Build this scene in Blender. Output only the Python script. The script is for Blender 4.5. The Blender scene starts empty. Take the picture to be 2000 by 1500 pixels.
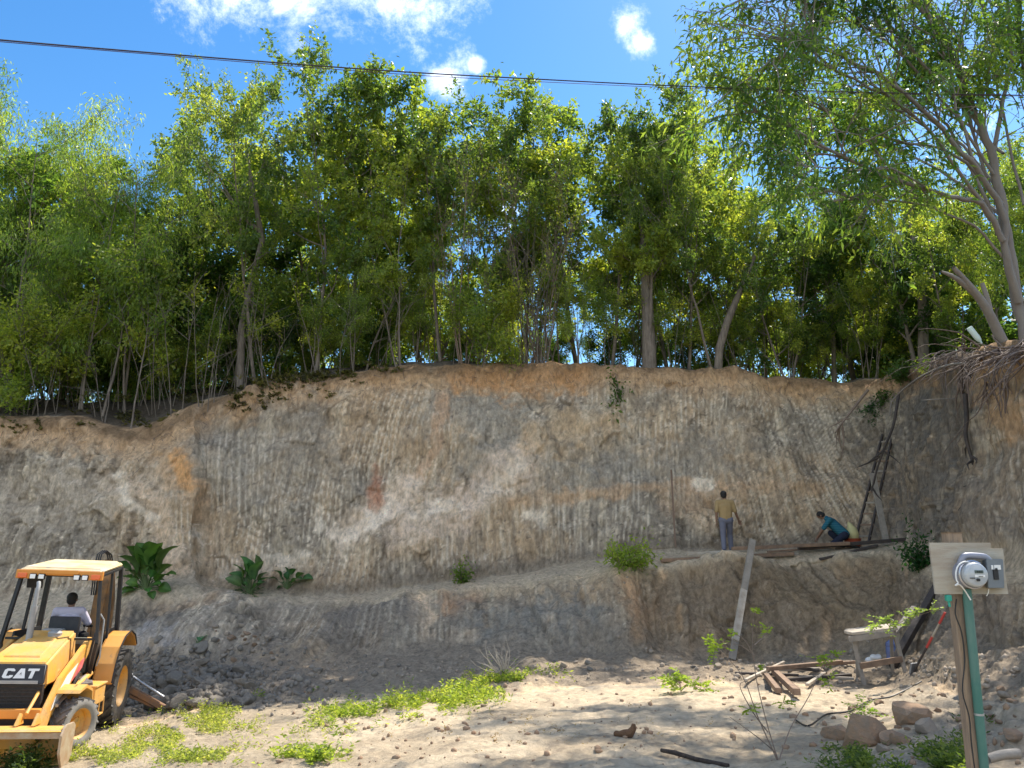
import bpy, bmesh, math, random
import numpy as np
from mathutils import Vector, Matrix, Quaternion
from mathutils.bvhtree import BVHTree
R = math.radians
C = bpy.context.scene.collection
SC = bpy.context.scene
# ------------------------------------------------------------------ camera
FPX, PITCH, EYE = 1500.0, R(11.3), 1.7
cam_d = bpy.data.cameras.new("camera"); cam = bpy.data.objects.new("camera", cam_d); C.objects.link(cam)
cam_d.sensor_width = 36; cam_d.lens = 36 * FPX / 2000; cam_d.clip_end = 2000; cam_d.clip_start = .05
cam.location = (0, 0, EYE); cam.rotation_euler = (R(90) + PITCH, 0, 0)
SC.camera = cam
# ------------------------------------------------------------------ sky and sun
SUN_EL, SUN_AZ = 53.0, 38.0          # azimuth from +Y towards +X
SUN_STRENGTH, SKY_STRENGTH, EXPOSURE = 2.9, 0.11, 1.62
w = bpy.data.worlds.new("World"); SC.world = w; w.use_nodes = True
nt = w.node_tree; nt.nodes.clear()
def N(nt, typ, **kw):
    n = nt.nodes.new(typ)
    for k, v in kw.items():
        if k.startswith('i_'): n.inputs[int(k[2:])].default_value = v
        else: setattr(n, k, v)
    return n
sky = N(nt, 'ShaderNodeTexSky'); sky.sky_type = 'NISHITA'; sky.sun_disc = False
sky.sun_elevation = R(SUN_EL); sky.sun_rotation = R(SUN_AZ)
sky.altitude = 0; sky.air_density = 1.15; sky.dust_density = .25; sky.ozone_density = 3.0
bg = N(nt, 'ShaderNodeBackground'); bg.inputs[1].default_value = SKY_STRENGTH
out = N(nt, 'ShaderNodeOutputWorld')
tc = N(nt, 'ShaderNodeTexCoord')
hs = N(nt, 'ShaderNodeHueSaturation'); hs.inputs['Saturation'].default_value = 1.30
hs.inputs['Value'].default_value = .64
nt.links.new(sky.outputs[0], hs.inputs['Color'])
# cumulus puffs at fixed compass directions
def dir_of(px, py):
    v = Vector(((px - 1000) / FPX, 1, -(py - 750) / FPX)); v.rotate(Matrix.Rotation(PITCH, 3, 'X')); return v.normalized()
puffs = [(560, -30, .17), (700, 0, .17), (830, 25, .14), (760, 60, .09), (480, 20, .09), (890, 50, .08), (1222, 46, .050), (930, 130, .02),
         (1250, 88, .042), (868, 165, .05), (640, -90, .2), (470, -40, .13)]
puff_dirs = [(dir_of(a, b - (52 if a < 1000 and b < 120 else 4)), r) for a, b, r in puffs]; nfront = len(puff_dirs)
# unseen cloud bank behind the viewer, added to brighten and whiten the fill light
for az, el, r in [(150, 30, .75), (200, 38, .8), (250, 28, .65), (105, 30, .4), (180, 70, .5)]:
    puff_dirs.append((Vector((math.sin(R(az)) * math.cos(R(el)), math.cos(R(az)) * math.cos(R(el)), math.sin(R(el)))), r))
wn = N(nt, 'ShaderNodeTexNoise'); wn.inputs['Scale'].default_value = 7; wn.inputs['Distortion'].default_value = .15; wn.inputs['Detail'].default_value = 9; wn.inputs['Roughness'].default_value = .72
nt.links.new(tc.outputs['Generated'], wn.inputs['Vector'])
def cloud_mask(dirs):
  acc = None
  for dv_, r in dirs:
    d = N(nt, 'ShaderNodeVectorMath', operation='DISTANCE'); nt.links.new(tc.outputs['Generated'], d.inputs[0]); d.inputs[1].default_value = dv_
    m = N(nt, 'ShaderNodeMapRange', i_1=0.0, i_2=r, i_3=1.0, i_4=0.0); nt.links.new(d.outputs['Value'], m.inputs[0])
    if acc is None: acc = m
    else:
        a = N(nt, 'ShaderNodeMath', operation='MAXIMUM'); nt.links.new(acc.outputs[0], a.inputs[0]); nt.links.new(m.outputs[0], a.inputs[1]); acc = a
  return acc
n2 = N(nt, 'ShaderNodeMapRange', i_1=.28, i_2=.72, i_3=-1.35, i_4=.10); nt.links.new(wn.outputs[0], n2.inputs[0])
cur_sky = hs.outputs[0]
for dirs_, ccol in ((puff_dirs[:nfront], (7.0, 7.2, 7.6, 1)), (puff_dirs[nfront:], (15.5, 15.2, 14.8, 1))):  # the added rear bank glows brighter than the visible clouds
  acc = cloud_mask(dirs_)
  ad = N(nt, 'ShaderNodeMath', operation='ADD'); nt.links.new(acc.outputs[0], ad.inputs[0]); nt.links.new(n2.outputs[0], ad.inputs[1])
  mr = N(nt, 'ShaderNodeMapRange', i_1=-.22, i_2=.80, i_3=0.0, i_4=.97); mr.interpolation_type = 'SMOOTHSTEP'; nt.links.new(ad.outputs[0], mr.inputs[0])
  mx = N(nt, 'ShaderNodeMix', data_type='RGBA'); nt.links.new(mr.outputs[0], mx.inputs['Factor'])
  nt.links.new(cur_sky, mx.inputs['A']); mx.inputs['B'].default_value = ccol; cur_sky = mx.outputs['Result']
nt.links.new(mx.outputs['Result'], bg.inputs[0]); nt.links.new(bg.outputs[0], out.inputs[0])
sd = bpy.data.lights.new("sun", 'SUN'); so = bpy.data.objects.new("sun", sd); C.objects.link(so)
sd.energy = SUN_STRENGTH; sd.angle = R(.53); sd.color = (1, .93, .82)
so.location = (10, 10, 40)
sv = Vector((math.sin(R(SUN_AZ)) * math.cos(R(SUN_EL)), math.cos(R(SUN_AZ)) * math.cos(R(SUN_EL)), math.sin(R(SUN_EL))))
so.rotation_euler = sv.to_track_quat('Z', 'Y').to_euler()
SC.view_settings.view_transform = 'Standard'; SC.view_settings.look = 'None'; SC.view_settings.gamma = 1
SC.view_settings.exposure = EXPOSURE
SC.cycles.max_bounces = 8; SC.cycles.diffuse_bounces = 4; SC.cycles.transmission_bounces = 6; SC.cycles.transparent_max_bounces = 8
SC.cycles.caustics_reflective = False; SC.cycles.caustics_refractive = False
# ------------------------------------------------------------------ helpers
CP, SP = math.cos(PITCH), math.sin(PITCH)
def at(px, py, Y):
    """world point seen at photo pixel (px,py) at the forward distance Y"""
    a = (px - 1000) / FPX; b = -(py - 750) / FPX
    dy = CP - b * SP; dz = SP + b * CP
    return Vector((a / dy * Y, Y, EYE + dz / dy * Y))
def proj(P):
    """numpy Nx3 -> px,py"""
    x = P[..., 0]; y = P[..., 1]; z = P[..., 2] - EYE
    f = y * CP + z * SP; u = -y * SP + z * CP
    return 1000 + FPX * x / f, 750 - FPX * u / f
def tag(o, label=None, cat=None, group=None, kind=None):
    if label: o['label'] = label
    if cat: o['category'] = cat
    if group: o['group'] = group
    if kind: o['kind'] = kind
    return o
def empty(name, loc=(0, 0, 0), rz=0, rot=None):
    o = bpy.data.objects.new(name, None); C.objects.link(o); o.location = loc
    o.rotation_euler = rot if rot else (0, 0, rz); o.empty_display_size = .2
    return o
def link(name, me, mat=None, parent=None):
    o = bpy.data.objects.new(name, me); C.objects.link(o)
    if mat is not None:
        for m in (mat if isinstance(mat, (list, tuple)) else [mat]): me.materials.append(m)
    if parent is not None: o.parent = parent
    return o
def copy_tree(o, parent=None):
    c = o.copy(); C.objects.link(c)
    if parent is not None: c.parent = parent
    for ch in list(o.children): copy_tree(ch, c)
    return c
def mesh_np(name, V, F, smooth=False, col=None):
    """V Nx3, F Mx4 (or Mx3)"""
    me = bpy.data.meshes.new(name)
    V = np.ascontiguousarray(V, dtype=np.float32); F = np.ascontiguousarray(F, dtype=np.int32)
    k = F.shape[1]
    me.vertices.add(len(V)); me.vertices.foreach_set('co', V.ravel())
    me.loops.add(F.size); me.loops.foreach_set('vertex_index', F.ravel())
    me.polygons.add(len(F)); me.polygons.foreach_set('loop_start', np.arange(0, F.size, k, dtype=np.int32))
    if smooth: me.polygons.foreach_set('use_smooth', np.ones(len(F), dtype=bool))
    me.update(calc_edges=True)
    if col is not None:
        a = me.color_attributes.new('Col', 'FLOAT_COLOR', 'POINT')
        cc = np.ones((len(V), 4), dtype=np.float32); cc[:, :3] = col; a.data.foreach_set('color', cc.ravel())
    return me
def _h(ix, iy, iz, seed):
    h = (ix.astype(np.uint32) * np.uint32(374761393) + iy.astype(np.uint32) * np.uint32(668265263) + iz.astype(np.uint32) * np.uint32(2147483647) + np.uint32((seed * 974634777) & 0xffffffff))
    h = (h ^ (h >> np.uint32(13))) * np.uint32(1274126177); h = (h ^ (h >> np.uint32(15))) * np.uint32(2246822519)
    h ^= h >> np.uint32(13)
    return h.astype(np.float32) / np.float32(4294967295.0)
def vn(x, y, z=None, seed=0):
    """value noise 0..1"""
    x = np.asarray(x, dtype=np.float64); y = np.asarray(y, dtype=np.float64); z = np.zeros_like(x) if z is None else np.asarray(z, dtype=np.float64)
    ix = np.floor(x).astype(np.int64); iy = np.floor(y).astype(np.int64); iz = np.floor(z).astype(np.int64)
    fx, fy, fz = x - ix, y - iy, z - iz
    fx = fx * fx * (3 - 2 * fx); fy = fy * fy * (3 - 2 * fy); fz = fz * fz * (3 - 2 * fz)
    ix, iy, iz = ix.astype(np.int32).view(np.uint32), iy.astype(np.int32).view(np.uint32), iz.astype(np.int32).view(np.uint32)
    o = np.uint32(1)
    r = 0
    for dz_, wz in ((0, 1 - fz), (1, fz)):
        for dy_, wy in ((0, 1 - fy), (1, fy)):
            a = _h(ix, iy + np.uint32(dy_), iz + np.uint32(dz_), seed); b = _h(ix + o, iy + np.uint32(dy_), iz + np.uint32(dz_), seed)
            r = r + (a * (1 - fx) + b * fx) * wy * wz
    return r
def fbm(x, y, z=None, seed=0, o=4, g=.5):
    r = 0; a = 1; t = 0; f = 1
    for i in range(o):
        r = r + a * vn(np.asarray(x) * f, np.asarray(y) * f, None if z is None else np.asarray(z) * f, seed + i * 17); t += a; a *= g; f *= 2.03
    return r / t
def sm(a, b, x):
    t = np.clip((x - a) / (b - a), 0, 1); return t * t * (3 - 2 * t)
# ------------------------------------------------------------------ materials
def mat(name, color=(.5, .5, .5), rough=.6, metal=0, spec=.4, noise=0, nscale=8, col2=None, bump=0, bscale=30, attr=False, coat=0, wear=None, stretch=None):
    m = bpy.data.materials.new(name); m.use_nodes = True; nt = m.node_tree; b = nt.nodes['Principled BSDF']
    b.inputs['Roughness'].default_value = rough; b.inputs['Metallic'].default_value = metal
    b.inputs['Specular IOR Level'].default_value = spec
    if coat: b.inputs['Coat Weight'].default_value = coat
    tc = N(nt, 'ShaderNodeTexCoord'); vec = tc.outputs['Object']
    if stretch:
        mp = N(nt, 'ShaderNodeMapping'); mp.inputs['Scale'].default_value = stretch; nt.links.new(vec, mp.inputs[0]); vec = mp.outputs[0]
    c = N(nt, 'ShaderNodeRGB'); c.outputs[0].default_value = (*color, 1); cur = c.outputs[0]
    if attr:
        a = N(nt, 'ShaderNodeAttribute', attribute_name='Col'); cur = a.outputs['Color']
    if noise:
        n = N(nt, 'ShaderNodeTexNoise'); n.inputs['Scale'].default_value = nscale; n.inputs['Detail'].default_value = 6; n.inputs['Roughness'].default_value = .65
        nt.links.new(vec, n.inputs['Vector'])
        mp = N(nt, 'ShaderNodeMapRange', i_1=.35, i_2=.65, i_3=0, i_4=1); nt.links.new(n.outputs[0], mp.inputs[0])
        mx = N(nt, 'ShaderNodeMix', data_type='RGBA')
        ml = N(nt, 'ShaderNodeMath', operation='MULTIPLY', i_1=noise); nt.links.new(mp.outputs[0], ml.inputs[0]); nt.links.new(ml.outputs[0], mx.inputs['Factor'])
        nt.links.new(cur, mx.inputs['A']); c2 = col2 or tuple(x * .55 for x in color); mx.inputs['B'].default_value = (*c2, 1); cur = mx.outputs['Result']
    if wear:
        n = N(nt, 'ShaderNodeTexNoise'); n.inputs['Scale'].default_value = wear[1]; n.inputs['Detail'].default_value = 8; n.inputs['Roughness'].default_value = .7
        nt.links.new(vec, n.inputs['Vector'])
        mp = N(nt, 'ShaderNodeMapRange', i_1=wear[2], i_2=wear[2] + .1, i_3=0, i_4=1); nt.links.new(n.outputs[0], mp.inputs[0])
        mx = N(nt, 'ShaderNodeMix', data_type='RGBA'); nt.links.new(mp.outputs[0], mx.inputs['Factor'])
        nt.links.new(cur, mx.inputs['A']); mx.inputs['B'].default_value = (*wear[0], 1); cur = mx.outputs['Result']
    nt.links.new(cur, b.inputs['Base Color'])
    if bump:
        n = N(nt, 'ShaderNodeTexNoise'); n.inputs['Scale'].default_value = bscale; n.inputs['Detail'].default_value = 8; n.inputs['Roughness'].default_value = .7
        nt.links.new(vec, n.inputs['Vector'])
        bp = N(nt, 'ShaderNodeBump'); bp.inputs['Strength'].default_value = min(1, bump); bp.inputs['Distance'].default_value = .02; nt.links.new(n.outputs[0], bp.inputs['Height'])
        nt.links.new(bp.outputs[0], b.inputs['Normal'])
    return m
def leaf_mat(name, trans=.55, tint=(1.2, 1.17, .45)):
    m = bpy.data.materials.new(name); m.use_nodes = True; nt = m.node_tree; nt.nodes.clear()
    a = N(nt, 'ShaderNodeAttribute', attribute_name='Col')
    d = N(nt, 'ShaderNodeBsdfPrincipled'); d.inputs['Roughness'].default_value = .42; d.inputs['Specular IOR Level'].default_value = .35
    t = N(nt, 'ShaderNodeBsdfTranslucent'); o = N(nt, 'ShaderNodeOutputMaterial')
    mu = N(nt, 'ShaderNodeMix', data_type='RGBA', blend_type='MULTIPLY'); mu.inputs['Factor'].default_value = 1; mu.inputs['B'].default_value = (*[x * 1.6 for x in tint], 1)
    nt.links.new(a.outputs['Color'], mu.inputs['A']); nt.links.new(mu.outputs['Result'], t.inputs[0]); nt.links.new(a.outputs['Color'], d.inputs['Base Color'])
    ms = N(nt, 'ShaderNodeMixShader'); ms.inputs[0].default_value = trans
    nt.links.new(d.outputs[0], ms.inputs[1]); nt.links.new(t.outputs[0], ms.inputs[2]); nt.links.new(ms.outputs[0], o.inputs[0])
    return m
# earth: colour from the soil layers and shade painted on the mesh, fine grain and small stones added here
def earth_mat(name, grain=.35, bumpd=.03, stre=(1, 1, 1), s1=14):
    m = bpy.data.materials.new(name); m.use_nodes = True; nt = m.node_tree; b = nt.nodes['Principled BSDF']
    b.inputs['Roughness'].default_value = .95; b.inputs['Specular IOR Level'].default_value = .12
    tc = N(nt, 'ShaderNodeTexCoord'); mp = N(nt, 'ShaderNodeMapping'); mp.inputs['Scale'].default_value = stre; nt.links.new(tc.outputs['Object'], mp.inputs[0])
    a = N(nt, 'ShaderNodeAttribute', attribute_name='Col')
    n = N(nt, 'ShaderNodeTexNoise'); n.inputs['Scale'].default_value = s1; n.inputs['Detail'].default_value = 10; n.inputs['Roughness'].default_value = .72
    nt.links.new(mp.outputs[0], n.inputs['Vector'])
    r1 = N(nt, 'ShaderNodeMapRange', i_1=.28, i_2=.72, i_3=1 - grain, i_4=1 + grain); nt.links.new(n.outputs[0], r1.inputs[0])
    v = N(nt, 'ShaderNodeTexVoronoi'); v.inputs['Scale'].default_value = 22; nt.links.new(tc.outputs['Object'], v.inputs['Vector'])
    r2 = N(nt, 'ShaderNodeMapRange', i_1=0, i_2=.16, i_3=1.35, i_4=1.0); nt.links.new(v.outputs['Distance'], r2.inputs[0])
    pm = N(nt, 'ShaderNodeMath', operation='MULTIPLY'); nt.links.new(r1.outputs[0], pm.inputs[0]); nt.links.new(r2.outputs[0], pm.inputs[1])
    vm = N(nt, 'ShaderNodeVectorMath', operation='SCALE'); nt.links.new(a.outputs['Color'], vm.inputs[0]); nt.links.new(pm.outputs[0], vm.inputs['Scale'])
    nt.links.new(vm.outputs[0], b.inputs['Base Color'])
    n3 = N(nt, 'ShaderNodeTexNoise'); n3.inputs['Scale'].default_value = 5; n3.inputs['Detail'].default_value = 12; n3.inputs['Roughness'].default_value = .75
    nt.links.new(mp.outputs[0], n3.inputs['Vector'])
    bp = N(nt, 'ShaderNodeBump'); bp.inputs['Strength'].default_value = 1; bp.inputs['Distance'].default_value = bumpd * 2; nt.links.new(n3.outputs[0], bp.inputs['Height'])
    nt.links.new(bp.outputs[0], b.inputs['Normal'])
    return m
M_SAND = earth_mat('sand', .28, .04, s1=9); M_EARTH = earth_mat('earth', .5, .07, (1, 1, .5), 10)
# ------------------------------------------------------------------ terrain
# keyed columns (photo x): rows near -> far as (photo y, distance)
COLS = {
 -500: [(1700, 7), (1560, 9.5), (1480, 12), (1430, 14), (1350, 17), (1270, 20), (1190, 21.8), (1000, 22.6), (880, 23), (835, 23.3), (790, 26.5)],
 0:    [(1680, 7), (1520, 9.8), (1458, 12.2), (1410, 14.2), (1340, 17.5), (1230, 20.3), (1170, 22), (1000, 22.7), (880, 23.1), (822, 23.4), (775, 27)],
 150:  [(1680, 7), (1520, 9.4), (1449, 12.5), (1404, 14.3), (1320, 17.8), (1200, 20.2), (1150, 21.8), (1000, 22.5), (880, 22.9), (828, 23.3), (775, 27)],
 270:  [(1680, 6.8), (1515, 9), (1444, 12.5), (1402, 14.3), (1320, 17.6), (1165, 20.2), (1140, 21.7), (1000, 22.2), (900, 22.6), (862, 23.2), (775, 27)],
 340:  [(1680, 6.6), (1510, 8.8), (1436, 12.4), (1388, 15), (1310, 17.4), (1170, 20.2), (1125, 21.5), (1000, 22.1), (880, 22.6), (815, 23.3), (765, 27.5)],
 383:  [(1680, 6.5), (1510, 8.6), (1434, 12.3), (1385, 15), (1300, 17.4), (1180, 20.2), (1125, 21.7), (1000, 22.3), (870, 22.8), (798, 23.5), (755, 28)],
 396:  [(1680, 6.5), (1510, 8.6), (1434, 12.3), (1385, 15), (1300, 17.4), (1180, 20.2), (1140, 22.3), (1000, 22.9), (870, 23.4), (795, 23.8), (753, 28)],
 500:  [(1680, 6.3), (1505, 8.3), (1430, 12), (1378, 15.2), (1310, 17.4), (1185, 20.4), (1158, 22.5), (970, 23.3), (830, 23.8), (762, 24.1), (735, 28)],
 650:  [(1680, 6), (1500, 8), (1430, 11.3), (1368, 14.6), (1290, 18.2), (1188, 20.7), (1168, 22.4), (960, 23.2), (800, 23.9), (732, 24.3), (716, 28)],
 850:  [(1660, 5.6), (1500, 7.7), (1420, 10.8), (1360, 14.2), (1270, 18.6), (1158, 20.8), (1142, 22.2), (950, 23.2), (780, 24.1), (716, 24.6), (706, 28)],
 1000: [(1650, 5.4), (1500, 7.5), (1415, 10.4), (1343, 14.2), (1275, 18.2), (1137, 20.6), (1120, 22.2), (940, 23.2), (780, 24.2), (711, 24.8), (712, 28)],
 1130: [(1650, 5.3), (1500, 7.4), (1410, 10.4), (1336, 14.2), (1285, 17.9), (1120, 20.3), (1100, 22.2), (930, 23.2), (780, 24.2), (713, 24.8), (716, 28)],
 1190: [(1650, 5.2), (1500, 7.3), (1408, 10.4), (1333, 14.2), (1288, 17.6), (1108, 19.9), (1092, 22.1), (930, 23.1), (780, 24.1), (720, 24.7), (722, 28)],
 1245: [(1650, 5.2), (1500, 7.3), (1406, 10.4), (1331, 14.2), (1292, 17.4), (1100, 19.4), (1082, 22), (930, 23.1), (780, 24.1), (720, 24.6), (722, 28)],
 1270: [(1650, 5.2), (1500, 7.3), (1406, 10.4), (1331, 14.2), (1290, 17.8), (1098, 19.9), (1080, 22), (930, 23.1), (780, 24.1), (720, 24.6), (722, 28)],
 1450: [(1650, 5.2), (1500, 7.3), (1410, 10.3), (1330, 14.4), (1292, 17.8), (1088, 19.9), (1076, 21.9), (930, 23), (790, 23.9), (735, 24.5), (738, 28)],
 1650: [(1650, 5.1), (1500, 7), (1420, 9.8), (1335, 14), (1290, 17.6), (1074, 19.9), (1062, 21.7), (930, 22.8), (800, 23.7), (748, 24.2), (752, 28)],
 1735: [(1650, 5), (1500, 6.8), (1420, 9.4), (1340, 13.2), (1280, 17), (1070, 19.7), (1056, 21.3), (920, 22.5), (800, 23.3), (740, 23.8), (744, 27)],
 1790: [(1650, 4.9), (1500, 6.6), (1420, 9), (1340, 12.4), (1272, 15.6), (1110, 18.2), (1060, 19.4), (920, 20.6), (800, 21.4), (728, 22), (722, 25)],
 1850: [(1650, 4.8), (1500, 6.3), (1430, 8.4), (1350, 11.2), (1275, 13.8), (1120, 15.9), (1060, 16.5), (900, 17.6), (790, 18.2), (708, 18.4), (700, 22)],
 1920: [(1650, 4.7), (1500, 6), (1435, 7.8), (1360, 10), (1280, 12.3), (1125, 14.2), (1060, 14.8), (900, 15.7), (780, 16.1), (692, 16.2), (680, 20)],
 2000: [(1650, 4.6), (1500, 5.7), (1440, 7.1), (1365, 9), (1280, 10.8), (1130, 12.6), (1060, 13.1), (900, 13.8), (770, 14.2), (684, 14.4), (665, 18)],
 2250: [(1650, 4), (1520, 5), (1450, 6.2), (1370, 7.5), (1280, 8.6), (1130, 9.8), (1060, 10.2), (900, 10.7), (750, 11), (640, 11.3), (620, 15)],
 2700: [(1700, 3.2), (1560, 3.9), (1480, 4.6), (1380, 5.4), (1280, 6.1), (1130, 6.9), (1060, 7.2), (900, 7.6), (720, 7.9), (580, 8.2), (560, 12)],
}
cpx = np.array(sorted(COLS)); KR = 11
K = np.array([[tuple(at(p, py, Y)) for py, Y in COLS[p]] for p in cpx])        # ncol x 11 x 3
# rows added before (towards and behind the camera) and after (plateau to the horizon)
pre = []; post = []
for i, p in enumerate(cpx):
    a = K[i, 0]
    xs = (p - 1000) / FPX
    pre.append([(xs * 3 + np.sign(xs) * 60 * (abs(xs) > .99), -60, .1), (xs * 3.0, -2, .05), (xs * 3.2, 1.5, .05 + (a[2] - .05) * .25)])
    e = K[i, 10]
    post.append([(e[0] * 1.5, 42, e[2] - .3), (e[0] * 3, 90, e[2] - 5), (e[0] * 14, 420, -6)])
K = np.concatenate([np.array(pre), K, np.array(post)], axis=1)
NSEG = [4, 6, 14, 34, 44, 44, 34, 62, 16, 72, 52, 34, 26, 12, 6, 4]
ux = np.concatenate([np.arange(-500, -40, 8.0), np.arange(-40, 2060, 3.1), np.arange(2060, 2701, 8.0)])
KI = np.stack([np.stack([np.interp(ux, cpx, K[:, r, c]) for c in range(3)], -1) for r in range(K.shape[1])], 1)  # nx,rows,3
def gsm(A, axis, s):
    k = int(s * 3) + 1; g = np.exp(-.5 * (np.arange(-k, k + 1) / s) ** 2); g /= g.sum()
    P = np.apply_along_axis(lambda v: np.convolve(np.pad(v, k, mode='edge'), g, mode='valid'), axis, A); return P
KS = gsm(KI, 0, 7.0)
stp = (ux > 340) & (ux < 440)
bl = np.exp(-((ux - 390) / 40) ** 2)[:, None, None]
KI = KS * (1 - bl) + gsm(KI, 0, 1.5) * bl
rows = []; rowid = []
for s, n in enumerate(NSEG):
    t = np.arange(n) / n
    rows.append(KI[:, s, None, :] * (1 - t)[None, :, None] + KI[:, s + 1, None, :] * t[None, :, None]); rowid.append(s + t)
rows.append(KI[:, -1:, :]); rowid.append(np.array([float(len(NSEG))]))
G = np.concatenate(rows, 1); rid = np.concatenate(rowid)      # nx, ny, 3
_g = G.copy(); G[:, 10:] = gsm(G, 1, 3.2)[:, 10:]
_k = (np.exp(-((rid - 8.0) / .35) ** 2) + np.exp(-((rid - 9.0) / .2) ** 2))[None, :, None] * sm(560, 760, ux)[:, None, None]; G = G * (1 - _k) + gsm(_g, 1, 1.0) * _k
nx, ny = G.shape[:2]
PX, PY = proj(np.where((G[..., 1:2] > 1), G, G * 0 + [0, 1, 0]))
UX = np.repeat(ux[:, None], ny, 1); RI = np.repeat(rid[None, :], nx, 0)
# normals
du = np.gradient(G, axis=0); dv = np.gradient(G, axis=1); NN = np.cross(du, dv); NN /= np.linalg.norm(NN, axis=2, keepdims=True) + 1e-9
X, Yy, Z = G[..., 0], G[..., 1], G[..., 2]
# masks: wall (steep), ground, plateau
lowall = sm(6.8, 7.3, RI) * (1 - sm(7.95, 8.3, RI)); upwall = sm(8.8, 9.15, RI) * (1 - sm(11.9, 12.15, RI))
shelf = sm(7.9, 8.1, RI) * (1 - sm(8.9, 9.1, RI))
wall = np.maximum(lowall, upwall)
S = X * 1.0 - Yy * sm(1720, 1800, UX) * 1.2           # lateral coordinate that keeps running round the corner
lean = (S * 0 + 1) * 0
leanf = (fbm(S * .22, Z * .12, None, 31, 2) - .5) * 2.0 + .55 * sm(1350, 1600, UX) * (1 - sm(1700, 1760, UX))
sg = S + leanf * (Z - 2) * .26 + (vn(S * .9, Z * .8, None, 5) - .5) * .16
strip = np.floor(sg / .78 + .35 * np.floor((Z + (vn(S * .5, S * 0, None, 8) - .5) * 2) / 2.1))
rs = _h(strip.astype(np.int64).astype(np.int32).view(np.uint32), (strip * 0).astype(np.uint32), (strip * 0).astype(np.uint32), 3)
tooth = np.abs(np.sin((sg / .78) * math.pi * 5 + rs * 2))
groove = -(1 - tooth) ** 1.6 * (.25 + .75 * rs)
streak = fbm(sg * 5.5, Z * .55, Yy * .3, 11, 4, .6) - .5
gm = sm(.32, .54, fbm(S * .35, Z * .45, None, 77, 3))           # where tooth marks survive
big = fbm(X * .55, Z * .6, Yy * .5, 21, 4) - .5
med = fbm(X * 2.2, Z * 2.2, Yy * 2, 41, 5, .6) - .5
rough = np.abs(fbm(X * 1.3, Z * 1.3, Yy * 1.3, 61, 4, .62) - .5) * 2
amp_top = sm(11, 11.9, RI)
def cells(u, v, seed):
    """angular broken facets: each cell has its own height and tilt"""
    iu, iv = np.floor(u), np.floor(v); best = np.full(u.shape, 9.0); h = np.zeros(u.shape); sec = best.copy()
    for a in (-1, 0, 1):
        for b in (-1, 0, 1):
            cu, cv = iu + a, iv + b; A = cu.astype(np.int64).astype(np.int32).view(np.uint32); B_ = cv.astype(np.int64).astype(np.int32).view(np.uint32); z0 = A * np.uint32(0)
            r1, r2, r3, r4, r5 = [_h(A, B_, z0, seed + k) for k in range(5)]
            du_, dv_ = u - cu - r1, v - cv - r2; d = np.hypot(du_, dv_); m_ = d < best
            sec = np.where(m_, best, np.minimum(sec, d)); h = np.where(m_, (r3 - .5) + du_ * (r4 - .5) * 1.6 + dv_ * (r5 - .5) * 1.6, h); best = np.where(m_, d, best)
    return h, sec - best
wu, wv = S + (fbm(S * 1.5, Z * 1.5, None, 301, 3) - .5) * .7, Z + (fbm(S * 1.5, Z * 1.5, None, 305, 3) - .5) * .7
c1, e1 = cells(wu * 1.3, wv * .9, 311); c2, e2 = cells(wu * 4.2, wv * 3.2, 331)
brk = 1 - gm * .75
heapm = sm(6.1, 6.8, RI) * (1 - sm(8.2, 8.9, RI)) * sm(180, 300, UX) * (1 - sm(560, 700, UX))
streak = streak * (1 - heapm); groove = groove * (1 - heapm) * (1 - sm(11, 11.7, RI))
D = wall * (big * .75 + med * .16 + rough * .08 + c1 * .10 * (.3 + .7 * brk) + c2 * .05 * brk + (streak * (.07 + .06 * gm) + groove * (.010 + .042 * gm)) * (1 - amp_top))
D += lowall * (big * .3 - rough * .12 + streak * .04) * (1 - heapm)
gr = (1 - sm(6.9, 7.2, RI)) * sm(3.2, 4.2, RI)
mess = gr * sm(5.8, 6.3, RI)                              # trodden earth and rubble at the foot
D += gr * ((fbm(X * .5, Yy * .5, None, 91, 4) - .5) * .22 + (fbm(X * 3, Yy * 3, None, 92, 4, .6) - .5) * .09 + (fbm(X * 9, Yy * 9, None, 93, 3, .6) - .5) * .045)
pile = mess * sm(250, 330, UX) * (1 - sm(640, 760, UX))
heap = heapm
D += mess * ((fbm(X * 1.1, Yy * 1.1, None, 95, 5, .6) - .45) * .42) + heap * ((fbm(X * .9, Yy * .9, Z, 97, 5, .6) - .35) * .8)
D += shelf * (fbm(X * 2, Yy * 2, None, 99, 4) - .5) * .14
scree = sm(1700, 1850, UX) * sm(4, 4.8, RI) * (1 - sm(7, 7.6, RI))
D += scree * ((fbm(X * 1.4, Yy * 1.4, Z, 101, 5, .65) - .5) * .5)
plat = sm(12, 12.3, RI) * (1 - sm(14, 14.6, RI))
D += plat * (fbm(X * 1.2, Yy * 1.2, None, 103, 4) - .5) * .35
# ragged overhanging lip
lipm = np.exp(-((RI - 11.95) / .28) ** 2)
D += lipm * ((fbm(S * 1.1, S * 0, None, 105, 4, .6) - .45) * .35 + .06)
G2 = G + NN * D[..., None]
G2[..., 2] += lipm * (fbm(S * .8, S * 0 + 3, None, 107, 3, .5) - .5) * .22
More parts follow.
